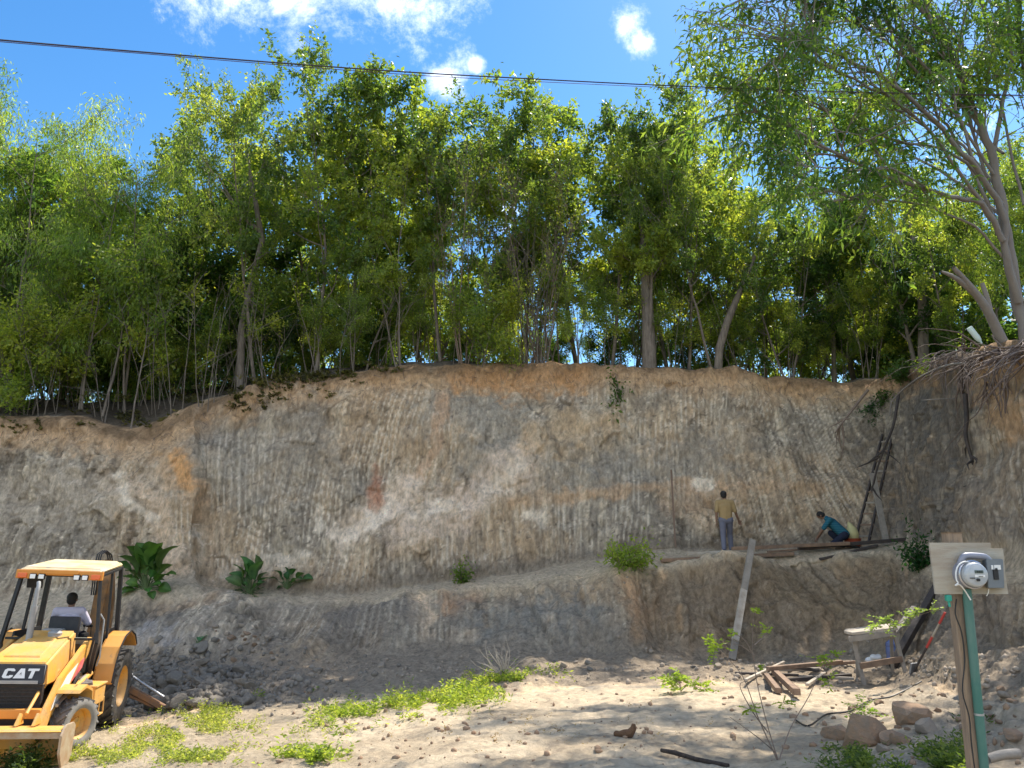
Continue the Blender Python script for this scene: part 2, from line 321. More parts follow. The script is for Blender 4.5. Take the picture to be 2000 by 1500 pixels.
# the machine stands on a flattened pad
PADP, PADR, PADA = R(-2), R(-2.5), R(-77.5)
BS = .92
_q = at(229, 1411, 14.3); _ax = (_q.x - math.cos(PADA + R(90)) * 1.07 * BS, _q.y - math.sin(PADA + R(90)) * 1.07 * BS)
lx = (G2[..., 0] - _ax[0]) * math.cos(PADA) + (G2[..., 1] - _ax[1]) * math.sin(PADA); ly = -(G2[..., 0] - _ax[0]) * math.sin(PADA) + (G2[..., 1] - _ax[1]) * math.cos(PADA)
PADZ = _q.z - .02
padm = (1 - sm(2.6, 3.4, np.abs(lx - 1.3))) * (1 - sm(1.2, 2.3, np.abs(ly)))
pz = PADZ - math.tan(PADP) * lx + math.tan(PADR) * (ly - .81) + (G2[..., 2] - gsm(gsm(G2[..., 2], 0, 6), 1, 6)) * .7
G2[..., 2] = G2[..., 2] * (1 - padm) + pz * padm
# deep fold behind the edge of the orange slab
# ---- soil colours, with some shade painted in
def mixc(c, tgt, f): return c * (1 - f[..., None]) + np.array(tgt) * f[..., None]
col = np.ones(G.shape) * np.array([.235, .212, .180])
n1 = fbm(X * .45, Z * .6, Yy * .4, 201, 4); n2 = fbm(X * 1.6, Z * 1.2, Yy, 202, 5, .6); n3 = fbm(sg * 4, Z * .7, Yy * .4, 203, 4, .6)
col = mixc(col, (.335, .262, .185), sm(.42, .62, n1) * .85)
col = mixc(col, (.19, .175, .155), sm(.50, .68, n2) * .5)
col = mixc(col, (.43, .385, .31), sm(.55, .72, fbm(sg * 6, Z * .8, None, 205, 4, .65)) * .62)
col = mixc(col, (.12, .105, .09), sm(.58, .74, fbm(sg * 5, Z * .6, None, 209, 4, .65)) * .5)
scr = sm(.90, .985, tooth) * sm(.45, .6, vn(strip * 3.7, Z * .8 + rs * 9, None, 221)) * gm * wall * (1 - sm(11, 11.7, RI))
col = mixc(col, (.52, .49, .43), scr * .6)
crk = (1 - sm(.05, .25, tooth)) * sm(.4, .6, vn(strip * 5.1, Z * .9, None, 222)) * gm * wall * (1 - sm(11, 11.7, RI))
col = mixc(col, (.12, .10, .08), crk * .32)
fine = fbm(sg * 16, Z * 1.6, None, 223, 3, .6)
col = mixc(col, (.46, .42, .35), sm(.60, .80, fine) * wall * .38); col = mixc(col, (.09, .08, .07), (1 - sm(.24, .40, fine)) * wall * .4)
spot = fbm(X * 9, Z * 9, Yy * 9, 224, 3, .6)
col = mixc(col, (.07, .06, .05), sm(.70, .76, spot) * wall * .7); col = mixc(col, (.55, .50, .42), (1 - sm(.24, .30, spot)) * wall * .6)
ck = (1 - sm(.0, .10, e1)) * sm(.4, .6, vn(S * 1.1, Z * 1.1, None, 341)) + (1 - sm(.0, .12, e2)) * brk * sm(.5, .65, vn(S * 2.1, Z * 2.1, None, 342)) * .7
col = mixc(col, (.085, .07, .055), np.clip(ck, 0, 1) * wall * .55); col = col * (1 + (c2 * .45 + c1 * .3) * wall * brk)[..., None]
edge_n = (fbm(X * 2.2, Z * 2.2, Yy, 206, 5, .65) - .5)
topd = (RI - 10.75) / 1.2 + edge_n * .9
col = mixc(col, (.36, .245, .145), sm(.2, .9, topd) * (1 - sm(12.1, 12.3, RI)) * .8)
def seg(px, py, a, b, r):
    ax, ay = a; bx, by = b; dx, dy = bx - ax, by - ay; L = dx * dx + dy * dy + 1e-6
    t = np.clip(((px - ax) * dx + (py - ay) * dy) / L, 0, 1)
    return np.hypot(px - ax - t * dx, py - ay - t * dy) / r
mottle = fbm(sg * 3.0, Z * 2.0, Yy, 219, 5, .7)
en2 = fbm(X * 4, Z * 4, Yy, 207, 4, .65) - .5
def vein_shade(pts, r, c, s, rag=1.1):  # ragged colour bands: rock, soil, and the shade of the right corner
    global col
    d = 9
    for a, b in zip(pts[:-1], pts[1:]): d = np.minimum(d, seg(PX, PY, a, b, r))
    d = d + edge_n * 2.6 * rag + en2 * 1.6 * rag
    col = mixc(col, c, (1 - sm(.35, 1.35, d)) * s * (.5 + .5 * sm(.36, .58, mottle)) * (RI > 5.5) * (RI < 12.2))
OR, PALE, TAN, GREY, DK, RED = (.40, .26, .15), (.60, .56, .49), (.44, .35, .25), (.225, .215, .195), (.12, .11, .10), (.28, .14, .09)
vein_shade([(900, 800), (1000, 850), (930, 900)], 70, GREY, .75); vein_shade([(1080, 940), (1180, 920), (1420, 880)], 45, GREY, .6); vein_shade([(440, 880), (600, 900)], 90, GREY, .45)
vein_shade([(0, 960), (200, 970), (330, 960)], 60, (.36, .32, .27), .6); vein_shade([(0, 850), (260, 870)], 30, (.40, .29, .19), .7)
vein_shade([(900, 735), (1010, 742), (1130, 738)], 30, (.36, .215, .11), .9); vein_shade([(1250, 735), (1500, 770)], 25, (.36, .26, .17), .5)
vein_shade([(330, 860), (345, 930), (372, 975)], 34, (.36, .26, .17), .8); vein_shade([(345, 890), (366, 950)], 15, (.44, .25, .11), .8); vein_shade([(290, 960), (320, 1030), (350, 1100)], 34, (.46, .37, .28), .8)
vein_shade([(230, 930), (250, 980), (300, 1010)], 10, PALE, .6)
vein_shade([(868, 770), (850, 880), (800, 950)], 12, (.38, .27, .19), .8); vein_shade([(800, 950), (740, 1000), (680, 1050)], 32, (.50, .43, .36), 1.0, .7); vein_shade([(760, 1000), (675, 1055)], 22, (.56, .51, .45), 1.0, .7)
vein_shade([(800, 1035), (900, 985), (1010, 905)], 44, (.46, .39, .33), .95, .8); vein_shade([(820, 1010), (880, 990)], 22, PALE, .5); vein_shade([(960, 960), (1010, 910)], 18, PALE, .45)
vein_shade([(1000, 980), (1150, 965), (1320, 950), (1600, 960)], 13, (.40, .28, .18), .6); vein_shade([(1310, 985), (1440, 965)], 24, (.38, .27, .18), .45)
vein_shade([(1030, 1003), (1060, 1012)], 14, PALE, .95); vein_shade([(1365, 945), (1385, 950)], 12, PALE, .8); vein_shade([(735, 915), (733, 985)], 13, RED, .85); vein_shade([(625, 995), (622, 1030)], 9, PALE, .8)
vein_shade([(1180, 830), (1060, 860)], 45, (.42, .32, .21), .6); vein_shade([(440, 1120), (600, 1090), (560, 1095)], 18, (.48, .44, .38), .6)
vein_shade([(828, 1172), (830, 1240)], 24, (.52, .43, .33), 1); vein_shade([(880, 1180), (920, 1160)], 30, (.34, .22, .14), .8); vein_shade([(1225, 1120), (1250, 1190)], 28, (.44, .28, .17), .8, .8)
vein_shade([(1240, 1225), (1243, 1250)], 13, OR, .9); vein_shade([(1328, 1180), (1330, 1225)], 8, OR, .85); vein_shade([(1640, 1090), (1660, 1130), (1690, 1100)], 14, (.50, .33, .19), .85)
vein_shade([(1300, 1140), (1420, 1160)], 50, (.19, .165, .14), .7); vein_shade([(1560, 1150), (1700, 1200)], 60, (.27, .225, .16), .6); vein_shade([(650, 1220), (780, 1215)], 40, (.17, .16, .15), .8)
vein_shade([(950, 1230), (1130, 1220)], 60, (.20, .205, .20), .8); vein_shade([(1700, 1150), (1790, 1180)], 40, (.14, .13, .12), .6); vein_shade([(300, 1170), (420, 1190)], 30, (.33, .24, .16), .6)
vein_shade([(270, 1195), (340, 1215)], 30, (.09, .085, .08), .9); vein_shade([(280, 1230), (330, 1260)], 22, (.34, .34, .36), .6, 2)
vein_shade([(1840, 770), (1830, 880), (1790, 1000)], 90, (.12, .115, .11), .9); vein_shade([(1960, 900), (1930, 1250)], 70, (.19, .175, .16), .6); vein_shade([(1690, 900), (1740, 1030)], 40, (.15, .14, .13), .6); vein_shade([(1900, 850), (1880, 1150)], 45, (.15, .135, .12), .5); vein_shade([(1960, 760), (1980, 820)], 40, (.38, .26, .16), .8)  # dark greys paint in the shade of the right corner
# foot, rubble, sand, plateau
footc = sm(5.75, 6.15, RI + edge_n * 1.0) * (1 - sm(7.0, 7.4, RI + edge_n))
col = mixc(col, (.20, .178, .15), footc * .9); col = mixc(col, (.13, .125, .12), pile * sm(.45, .6, n2) * .8)
lipb = np.exp(-((RI - 8.03) / .16) ** 2) * sm(560, 700, UX); col = mixc(col, (.44, .38, .29), np.clip(lipb * 1.2, 0, 1) * .85)
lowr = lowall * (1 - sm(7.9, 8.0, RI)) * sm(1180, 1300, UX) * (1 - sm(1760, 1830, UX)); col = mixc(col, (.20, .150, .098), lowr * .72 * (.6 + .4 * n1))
base_ = np.exp(-((RI - 9.0) / .22) ** 2) * sm(420, 520, UX) * (1 - sm(1650, 1750, UX)); col = mixc(col, (.11, .095, .08), np.clip(base_ * 1.2 + edge_n, 0, 1) * base_ * .8)  # dark soil plus a painted shadow gap under the upper cliff
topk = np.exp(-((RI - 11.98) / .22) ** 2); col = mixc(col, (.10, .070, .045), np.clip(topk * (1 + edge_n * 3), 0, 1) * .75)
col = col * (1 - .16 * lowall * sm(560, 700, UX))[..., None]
shf = shelf * (RI > 0); col = mixc(col, (.34, .30, .24), shf * .8)
sandm = (1 - sm(5.7, 6.1, RI + edge_n * .8))
col = mixc(col, (.55, .445, .31), sandm * (1 - .5 * sm(1600, 1850, UX)))
col = mixc(col, (.34, .265, .18), sandm * sm(.48, .66, fbm(X * .8, Yy * .8, None, 211, 5, .6)) * .55)
col = mixc(col, (.30, .245, .17), sandm * (1 - sm(520, 760, UX + edge_n * 500)) * .45)
col = mixc(col, (.19, .155, .12), sandm * sm(.66, .74, fbm(X * 7, Yy * 7, None, 213, 3)) * .5)
platm = sm(12.05, 12.35, RI + edge_n * .4); col = mixc(col, (.085, .066, .048), platm * .95)
col = col * np.where((RI > 5.9)[..., None] & (RI < 12.2)[..., None], np.array([1.66, 1.50, 1.31]), 1.0)
col *= (0.86 + .28 * fbm(X * 6, Z * 6, Yy * 6, 215, 3, .6))[..., None]
idx = np.arange(nx * ny).reshape(nx, ny)
def grid_obj(name, r0, r1, m):
    a = int(np.searchsorted(rid, r0)); b = min(ny - 1, int(np.searchsorted(rid, r1)))
    V = G2[:, a:b + 1].reshape(-1, 3); n = b - a + 1; I = np.arange(nx * n).reshape(nx, n)
    F = np.stack([I[:-1, :-1], I[1:, :-1], I[1:, 1:], I[:-1, 1:]], -1).reshape(-1, 4)
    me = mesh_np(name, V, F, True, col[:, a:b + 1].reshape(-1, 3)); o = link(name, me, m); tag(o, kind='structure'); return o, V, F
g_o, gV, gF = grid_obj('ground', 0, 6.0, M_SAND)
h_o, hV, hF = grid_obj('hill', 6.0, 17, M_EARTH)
BVH = BVHTree.FromPolygons([tuple(v) for v in np.concatenate([gV, hV]).tolist()], np.concatenate([gF, hF + len(gV)]).tolist())
O0 = Vector((0, 0, EYE))
def hit(px, py, back=0):
    h = BVH.ray_cast(O0, dir_of(px, py))
    if h[0] is None: return at(px, py, 24)
    return h[0]
def gz(x, y):
    """surface height straight below"""
    h = BVH.ray_cast(Vector((x, y, 60)), Vector((0, 0, -1)))
    return h[0].z if h[0] is not None else 0
def hitn(px, py):
    h = BVH.ray_cast(O0, dir_of(px, py)); return (h[0], h[1]) if h[0] is not None else (at(px, py, 24), Vector((0, -1, 0)))
# ------------------------------------------------------------------ vegetation builders
def tubes(polys, nside=5):
    """polys: list of (points, radii) -> V, F"""
    V = []; F = []; base = 0
    for pts, rad in polys:
        pts = [Vector(p) for p in pts]; n = len(pts)
        t0 = (pts[1] - pts[0]).normalized(); ref = Vector((0, 0, 1)) if abs(t0.z) < .9 else Vector((1, 0, 0))
        u = t0.cross(ref).normalized()
        for i, p in enumerate(pts):
            t = (pts[min(i + 1, n - 1)] - pts[max(i - 1, 0)]).normalized()
            u = (u - t * u.dot(t)).normalized(); v = t.cross(u)
            for k in range(nside):
                a = 2 * math.pi * k / nside; V.append(tuple(p + (u * math.cos(a) + v * math.sin(a)) * rad[i]))
        for i in range(n - 1):
            for k in range(nside):
                a = base + i * nside + k; b = base + i * nside + (k + 1) % nside; F.append((a, b, b + nside, a + nside))
        if nside == 4: F.append((base + (n - 1) * 4, base + (n - 1) * 4 + 1, base + (n - 1) * 4 + 2, base + (n - 1) * 4 + 3)); F.append((base + 3, base + 2, base + 1, base))
        base += n * nside
    return np.array(V), np.array(F)
def leaves_np(P, Dv, L, W, rng, col, droop=.3, fold=.25):
    n = len(P); Dv = Dv / (np.linalg.norm(Dv, axis=1, keepdims=True) + 1e-9)
    r = rng.normal(size=(n, 3)); Sx = np.cross(Dv, r); Sx /= np.linalg.norm(Sx, axis=1, keepdims=True) + 1e-9
    Nn = np.cross(Sx, Dv)
    L = L[:, None]; W = W[:, None]
    mid = P + Dv * L * .45 + Nn * fold * W * .5
    tip = P + Dv * L; tip[:, 2] -= droop * L[:, 0] * .3
    V = np.stack([P, mid + Sx * W * .5, tip, mid - Sx * W * .5], 1).reshape(-1, 3)
    F = np.arange(n * 4).reshape(-1, 4)
    return V, F, np.repeat(col, 4, 0)
def grow(rng, h, spread, tr, clear=.35, nl=11, stems=1, sub=5, tw=4, up=.55, lean=.12, wob=.05, top=1.0, lowprof=.55):
    """returns woody polylines and leaf anchors (pos, dir)"""
    polys = []; anch = []
    def wander(p, d, L, n, r0, r1, trop, w):
        pts = [p.copy()]; d = d.normalized()
        for i in range(n):
            d = (d + Vector(rng.normal(size=3)) * w + Vector((0, 0, trop))).normalized()
            pts.append(pts[-1] + d * L / n)
        return pts, [r0 + (r1 - r0) * i / n for i in range(n + 1)]
    for s in range(stems):
        a = rng.uniform(0, 6.28); ln = lean * rng.uniform(.4, 1.3) * (1 if stems == 1 else 2.0)
        hs = h * (1 if s == 0 else rng.uniform(.7, .98)); r0 = tr * (1 if stems == 1 else rng.uniform(.5, .8))
        pts, rad = wander(Vector((math.cos(a) * .12 * (stems > 1), math.sin(a) * .12 * (stems > 1), -.3)), Vector((math.cos(a) * ln, math.sin(a) * ln, 1)), hs * .97, 14, r0, r0 * .18, .02, wob)
        rad[0] *= 1.25
        polys.append((pts, rad))
        k = max(3, int(nl / stems))
        for i in range(k):
            t = clear + (1 - clear) * ((i + rng.uniform(0, .9)) / k); f = t * 14; j = min(13, int(f)); p = pts[j].lerp(pts[j + 1], f - j)
            prof = (lowprof + (1 - lowprof) * math.sin(min(1, (t - clear) / (1 - clear) * 1.25 + .1) * math.pi * .62)) * (1.0 if t < .85 else .8)
            L = spread * prof * rng.uniform(.7, 1.2)
            az = a + i * 2.4 + rng.uniform(-.5, .5); el = rng.uniform(.25, .8) * up * 2
            d = Vector((math.cos(az), math.sin(az), el * (1 + t)))
            rl = max(.012, rad[j] * .55)
            lp, lr = wander(p, d, L, 6, rl, rl * .25, .06, .13)
            polys.append((lp, lr))
            for q in range(sub):
                tq = rng.uniform(.3, 1) if q else 1.0; f2 = tq * 6; j2 = min(5, int(f2)); p2 = lp[j2].lerp(lp[j2 + 1], f2 - j2)
                dd = (lp[j2 + 1] - lp[j2]).normalized() + Vector(rng.normal(size=3)) * .75 + Vector((0, 0, .25))
                sp, sr = wander(p2, dd, L * rng.uniform(.3, .55), 4, rl * .4, .006, .03, .2)
                polys.append((sp, sr))
                for x in range(1, 5): anch.append((sp[x], (sp[x] - sp[x - 1]).normalized()))
                for y in range(tw):
                    j3 = rng.integers(1, 5); d3 = (sp[j3] - sp[j3 - 1]).normalized() + Vector(rng.normal(size=3)) * .8
                    l3 = L * rng.uniform(.14, .28); e = sp[j3] + d3.normalized() * l3
                    polys.append(([sp[j3], e], [.006, .003]))
                    anch.append((sp[j3].lerp(e, .55), d3.normalized())); anch.append((e, d3.normalized()))
    return polys, anch
def leafcloud(rng, anch, per, ls, aspect, pal, spreadr=.16, droop=.3, clumpf=.6):
    A = np.array([tuple(a[0]) for a in anch]); D0 = np.array([tuple(a[1]) for a in anch])
    n = len(A); P = np.repeat(A, per, 0) + rng.normal(size=(n * per, 3)) * spreadr; D = np.repeat(D0, per, 0) * .5 + rng.normal(size=(n * per, 3)) * .8
    D[:, 2] -= droop * .6
    L = ls * rng.uniform(.6, 1.3, n * per); W = L * aspect * rng.uniform(.8, 1.2, n * per)
    # colour: whole sprays are younger or older leaf
    cl = fbm(A[:, 0] * .7, A[:, 1] * .7, A[:, 2] * .7, int(rng.integers(1, 999)), 3)
    cl = np.clip((cl - .5) * 2.4 * clumpf + .5 + rng.normal(size=n) * .12, 0, 1); cl = np.repeat(cl, per) + rng.normal(size=n * per) * .10
    cl = np.clip(cl, 0, 1)[:, None]; a, b, c = [np.array(x) for x in pal]
    col = np.where(cl < .5, a + (b - a) * cl * 2, b + (c - b) * (cl - .5) * 2)
    return leaves_np(P, D, L, W, rng, col, droop)
PALS = {
 'mid':   [(.055, .105, .032), (.145, .21, .055), (.34, .38, .08)],
 'lime':  [(.08, .14, .035), (.20, .265, .055), (.42, .43, .08)],
 'dark':  [(.035, .075, .025), (.08, .145, .04), (.18, .25, .05)],
 'feath': [(.08, .15, .045), (.19, .28, .07), (.36, .42, .09)],
}
M_LEAF = leaf_mat('leaf', .6); M_LEAFB = leaf_mat('broad_leaf', .35)
M_BARK = mat('bark', (.25, .205, .165), .9, noise=.8, nscale=9, col2=(.10, .08, .065), bump=.7, bscale=25, stretch=(1, 1, .3))
M_PALEBARK = mat('pale_bark', (.24, .215, .19), .9, noise=.8, nscale=7, col2=(.20, .17, .15), bump=.7, bscale=22, stretch=(1, 1, .3))
M_STEM = mat('sapling_bark', (.20, .165, .13), .9, noise=.8, nscale=6, col2=(.09, .07, .055))
M_DRY = mat('dry_twigs', (.26, .19, .14), .9, noise=.6, nscale=9, col2=(.14, .10, .08))
M_ROOT = mat('root', (.12, .085, .07), .9, noise=.7, nscale=12, col2=(.26, .20, .16))
def tree_proto(name, seed, barkm, pal, per, ls, aspect, clumpf=.6, droop=.3, leafm=None, spreadr=.16, drop=0, ns=5, **kw):
    rng = np.random.default_rng(seed)
    polys, anch = grow(rng, **kw)
    if drop: anch = [a for a in anch if rng.random() > drop]
    V, F = tubes(polys, ns); tm = mesh_np(name + '_trunk', V, F, True)
    lv, lf, lc = leafcloud(rng, anch, per, ls, aspect, PALS[pal] if isinstance(pal, str) else pal, spreadr, droop, clumpf)
    cm = mesh_np(name + '_crown', lv, lf, False, lc)
    tm.materials.append(barkm); cm.materials.append(leafm or M_LEAF)
    zz = np.sort(lv[:, 2]); return (tm, cm, float(zz[int(len(zz) * .9985)]))
PR = {
 'tallA': tree_proto('tallA', 11, M_BARK, 'mid', 13, .155, .48, spreadr=.075, drop=.22, h=9, spread=2.7, tr=.075, clear=.24, nl=14, sub=6, tw=4),
 'tallB': tree_proto('tallB', 12, M_BARK, 'lime', 12, .145, .5, spreadr=.07, drop=.22, h=9, spread=2.2, tr=.065, clear=.28, nl=15, stems=2, sub=6, tw=4, lean=.1),
 'tallC': tree_proto('tallC', 13, M_BARK, 'mid', 11, .175, .5, spreadr=.085, drop=.25, h=9, spread=2.1, tr=.085, clear=.32, nl=13, sub=6, tw=4, clumpf=.9),
 'wide':  tree_proto('wide', 14, M_BARK, 'mid', 13, .14, .42, spreadr=.08, drop=.2, h=8, spread=3.0, tr=.08, clear=.40, nl=11, sub=7, tw=5, lean=.3, wob=.10, up=.35),
 'feath': tree_proto('feath', 15, M_BARK, 'feath', 14, .125, .25, droop=1.3, h=8, spread=2.4, tr=.08, clear=.25, nl=14, stems=2, sub=6, tw=4),
 'dense': tree_proto('dense', 16, M_BARK, 'dark', 13, .14, .52, spreadr=.08, drop=.15, h=7, spread=2.3, tr=.11, clear=.18, nl=15, sub=6, tw=4),
 'dense2': tree_proto('dense2', 17, M_BARK, 'mid', 13, .14, .5, spreadr=.08, drop=.2, h=7, spread=2.3, tr=.09, clear=.12, nl=16, stems=2, sub=6, tw=4, clumpf=1),
 'twiggy': tree_proto('twiggy', 18, M_DRY, 'mid', 2, .14, .45, h=8, spread=1.9, tr=.05, clear=.35, nl=20, stems=6, sub=7, tw=7, lean=.14, up=1.0, drop=.45),
 'bush':  tree_proto('bush', 19, M_BARK, 'lime', 7, .14, .45, h=3.2, spread=1.7, tr=.03, clear=.1, nl=16, stems=4, sub=5, tw=4, lean=.2),
 'bushD': tree_proto('bushD', 20, M_BARK, 'dark', 8, .15, .5, h=3.2, spread=1.8, tr=.03, clear=.08, nl=16, stems=4, sub=5, tw=4, lean=.2),
 'young': tree_proto('young', 21, M_BARK, 'lime', 5, .15, .5, h=5, spread=1.3, tr=.035, clear=.4, nl=11, sub=4, tw=4),
}
def put_tree(proto, x, y, z, h, label, name='tree', group=None, wide=1.0, rz=None, tilt=0):
    tm, cm, hh = PR[proto]
    root = empty(name, (x, y, z)); s = h / hh
    rz = random.uniform(0, 6.28) if rz is None else rz
    t = link('trunk', tm, None, root); c = link('crown', cm, None, root)
    wide *= .92; root.scale = (s * wide, s * wide, s); root.rotation_euler = (0, tilt, rz)
    tag(root, label, 'tree', group)
    return root
random.seed(4)
def tree_at(px, Y, toppy, proto, label, wide=1.0, name='tree', group=None, rz=None, tilt=0, zoff=0):
    """base stands on the ground at the azimuth of px, distance Y; the top reaches photo height toppy"""
    b = at(px, 750, Y); z = gz(b.x, b.y) + zoff; top = at(px, toppy, Y).z
    return put_tree(proto, b.x, b.y, z - .05, (top - z) * .94, label, name, group, wide, rz, tilt)
FRONT = [
 (-60, 26, 160, 'feath', 'feathery tree standing at the far left end above the bank'),
 (30, 25.2, 185, 'feath', 'tall feathery pale green tree at the upper left corner of the woods'),
 (105, 27, 225, 'dense2', 'leafy tree with a rounded top between the two feathery trees on the left'),
 (165, 25, 268, 'feath', 'feathery tree whose top makes a shoulder under the blue sky on the left'),
 (255, 25.5, 250, 'feath', 'feathery light green tree left of the gap of blue sky'),
 (325, 27, 345, 'dense', 'dark leafy tree below the dip in the tree line on the left'),
 (505, 25.4, 150, 'wide', 'dark trunked tree with wide spreading crown right of the gap of sky'),
 (615, 25.6, 88, 'tallA', 'tallest tree of the ridge, its top crossing the overhead wire'),
 (690, 26.6, 92, 'tallC', 'second tall tree touching the wire, just right of the tallest one'),
 (785, 25.3, 135, 'tallB', 'slender lime green tree whose tip just touches the wire'),
 (862, 26, 185, 'tallC', 'loose crowned tree beside the brown twiggy clump on the ridge'),
 (905, 25.4, 240, 'twiggy', 'brown twiggy thin leaved tree left of the ridge centre'),
 (985, 26, 175, 'tallA', 'bright topped tree above the orange topsoil of the ridge'),
 (1060, 25.3, 250, 'twiggy', 'clump of bare thin upright stems rooted over the orange topsoil'),
 (1095, 26.4, 180, 'tallB', 'yellow green tree behind the clump of bare upright stems'),
 (1195, 26, 165, 'tallC', 'dark topped tree reaching the wire left of the thick grey trunk'),
 (1268, 25.2, 185, 'tallC', 'tree with the thick straight grey trunk on the ridge edge'),
 (1345, 26, 150, 'tallA', 'tall tree poking above the wire right of the thick grey trunk'),
 (1400, 25.2, 230, 'wide', 'dark leaning tree right of the ridge centre with a forked bole'),
 (1475, 26.6, 265, 'tallB', 'lime tree at the start of the falling tree line on the right'),
 (1545, 25.4, 330, 'dense2', 'bushy tree under the notch of sky beside the big grey tree'),
 (1630, 26.4, 300, 'dense', 'dark green tree above the lowest dip of the cliff edge'),
 (1700, 25.2, 330, 'tallB', 'bright green tree above the corner where the cliff turns'),
 (1790, 24.5, 300, 'dense', 'dark trunked leafy tree behind the bare root mat'),
 (1870, 22.5, 330, 'dense2', 'leafy tree directly behind the leaning bare stump'),
 (1960, 21, 260, 'tallA', 'leafy tree behind the main stem of the big grey tree'),
 (2060, 19.5, 200, 'feath', 'feathery tree at the right border behind the big grey tree'),
 (2180, 17, 250, 'dense2', 'leafy tree past the right border above the bank'),
 (-200, 26, 150, 'feath', 'feathery tree beyond the left border of the woods'),
]
for px, Y, ty, pr, lab in FRONT:
    wd = {'feath': .95, 'wide': .74, 'twiggy': .85, 'tallA': 1.0, 'tallB': .95, 'tallC': 1.0}.get(pr, .95)
    tree_at(px, Y, ty, pr, lab, wd, group='trees along the cliff edge')
# thick straight grey trunk and a second dark one are trees with a heavier bole
def bole(px, Y, pys, r0, r1, label, m, dx=0):
    pts = [at(px + dx * i / (len(pys) - 1), p, Y) for i, p in enumerate(pys)]; n = len(pts)
    V, F = tubes([(pts, [r0 + (r1 - r0) * i / (n - 1) for i in range(n)])], 10)
    return V, F
def add_bole(root, pts, rad):
    """a heavier bole added to one tree as part of its trunk"""
    inv = root.matrix_basis.inverted()
    V, F = tubes([([inv @ Vector(p) for p in pts], [r / root.scale[0] for r in rad])], 10)
    o = link('bole', mesh_np('bole', V, F, True), M_BARK, root); return o
bpy.context.view_layer.update()
for o in list(C.objects):
    l = o.get('label', '')
    if l.startswith('tree with the thick straight'):
        Y = 25.2; b = at(1268, 712, Y); add_bole(o, [(b.x, Y, gz(b.x, Y) - .3), at(1267, 660, Y), at(1265, 600, Y), at(1262, 540, Y), at(1255, 470, Y), at(1248, 400, Y)], [.25, .22, .20, .16, .09, .05])
    if l.startswith('dark leaning tree'):
        Y = 25.2; b = at(1400, 725, Y); add_bole(o, [(b.x, Y, gz(b.x, Y) - .3), at(1405, 680, Y), at(1420, 630, Y), at(1445, 570, Y), at(1475, 500, Y)], [.15, .13, .12, .09, .05])
    if l.startswith('dark trunked tree'):
        Y = 25.4; b = at(470, 750, Y); add_bole(o, [(b.x, Y, gz(b.x, Y) - .3), at(472, 640, Y), at(495, 540, Y), at(512, 470, Y), at(500, 400, Y), at(488, 340, Y), at(480, 270, Y)], [.13, .12, .11, .10, .085, .06, .03])
        add_bole(o, [at(505, 450, Y), at(470, 420, Y), at(440, 370, Y), at(415, 320, Y)], [.07, .05, .04, .02])
    if l.startswith('dark trunked leafy'):
        Y = 24.5; b = at(1800, 725, Y); add_bole(o, [(b.x, Y, gz(b.x, Y) - .3), at(1803, 640, Y), at(1800, 570, Y), at(1788, 500, Y), at(1775, 420, Y)], [.18, .15, .13, .09, .05])
# second and third rows
ROW2 = [(40, 29, 330, 'dense'), (130, 29.5, 360, 'dense2'), (215, 29, 330, 'dense'), (300, 30, 370, 'dense2'), (390, 30, 330, 'tallB'), (450, 28.5, 420, 'dense'),
        (540, 30, 300, 'tallB'), (640, 30, 300, 'dense2'), (740, 29.5, 290, 'tallB'), (830, 30, 330, 'dense2'), (930, 29, 300, 'tallA'), (1030, 30, 300, 'tallB'), (1130, 29, 300, 'tallC'),
        (1230, 30, 330, 'tallB'), (1310, 29, 320, 'tallA'), (1390, 30, 350, 'dense2'), (1490, 29.5, 400, 'tallB'), (1580, 30, 420, 'dense2'), (1670, 29, 420, 'dense'), (1750, 29, 400, 'dense2'),
        (1830, 27, 380, 'dense'), (1930, 26, 330, 'dense2'), (-40, 29, 300, 'dense'), (2030, 25, 300, 'dense')]
for px, Y, ty, pr in ROW2:
    tree_at(px, Y, ty - (100 if 350 < px < 1500 else 40), pr, 'green tree in the second row, mostly hidden behind the trees on the cliff edge', 1.3, group='second row trees behind the ridge')
ROW3 = [(px + random.uniform(-20, 20), random.uniform(32.5, 36), 520 + random.uniform(-60, 40), random.choice(['bush', 'young', 'dense2', 'tallB'])) for px in list(range(-60, 380, 60)) + list(range(380, 1950, 80))]
for px, Y, ty, pr in ROW3:
    tree_at(px, Y, ty, pr, 'small sunlit tree glimpsed between trunks behind the woods', 1.15, group='sunlit trees behind the woods')
# understorey
for i, px in enumerate(range(-60, 760, 38)):
    Y = random.uniform(25.2, 28.5)
    tree_at(px + random.uniform(-15, 15), Y, (700 if px < 350 else 660) - random.uniform(0, 130), random.choice(['bushD', 'bush', 'bushD', 'young', 'dense']),
            'leafy understorey shrub between the trunks on the left half of the ridge', .9, name='shrub', group='understorey shrubs on the left')
for i, px in enumerate(range(780, 1900, 58)):
    Y = random.uniform(27, 30.5)
    tree_at(px + random.uniform(-20, 20), Y, 640 - random.uniform(0, 60), random.choice(['bush', 'young', 'bushD', 'young']),
            'leafy understorey shrub between the trunks on the right half of the ridge', .9, name='shrub', group='understorey shrubs on the right')
for i, px in enumerate(list(range(-40, 800, 52)) + list(range(800, 1780, 66))):
    tree_at(px + random.uniform(-22, 22), random.uniform(24.9, 26.4), (random.uniform(430, 640) if px < 560 else random.uniform(440, 610)), random.choice(['young', 'young', 'bush', 'feath', 'tallB', 'young']),
            'slender young tree filling the gaps between the trunks of the ridge', 1.05, name='young_tree', group='young trees among the trunks')
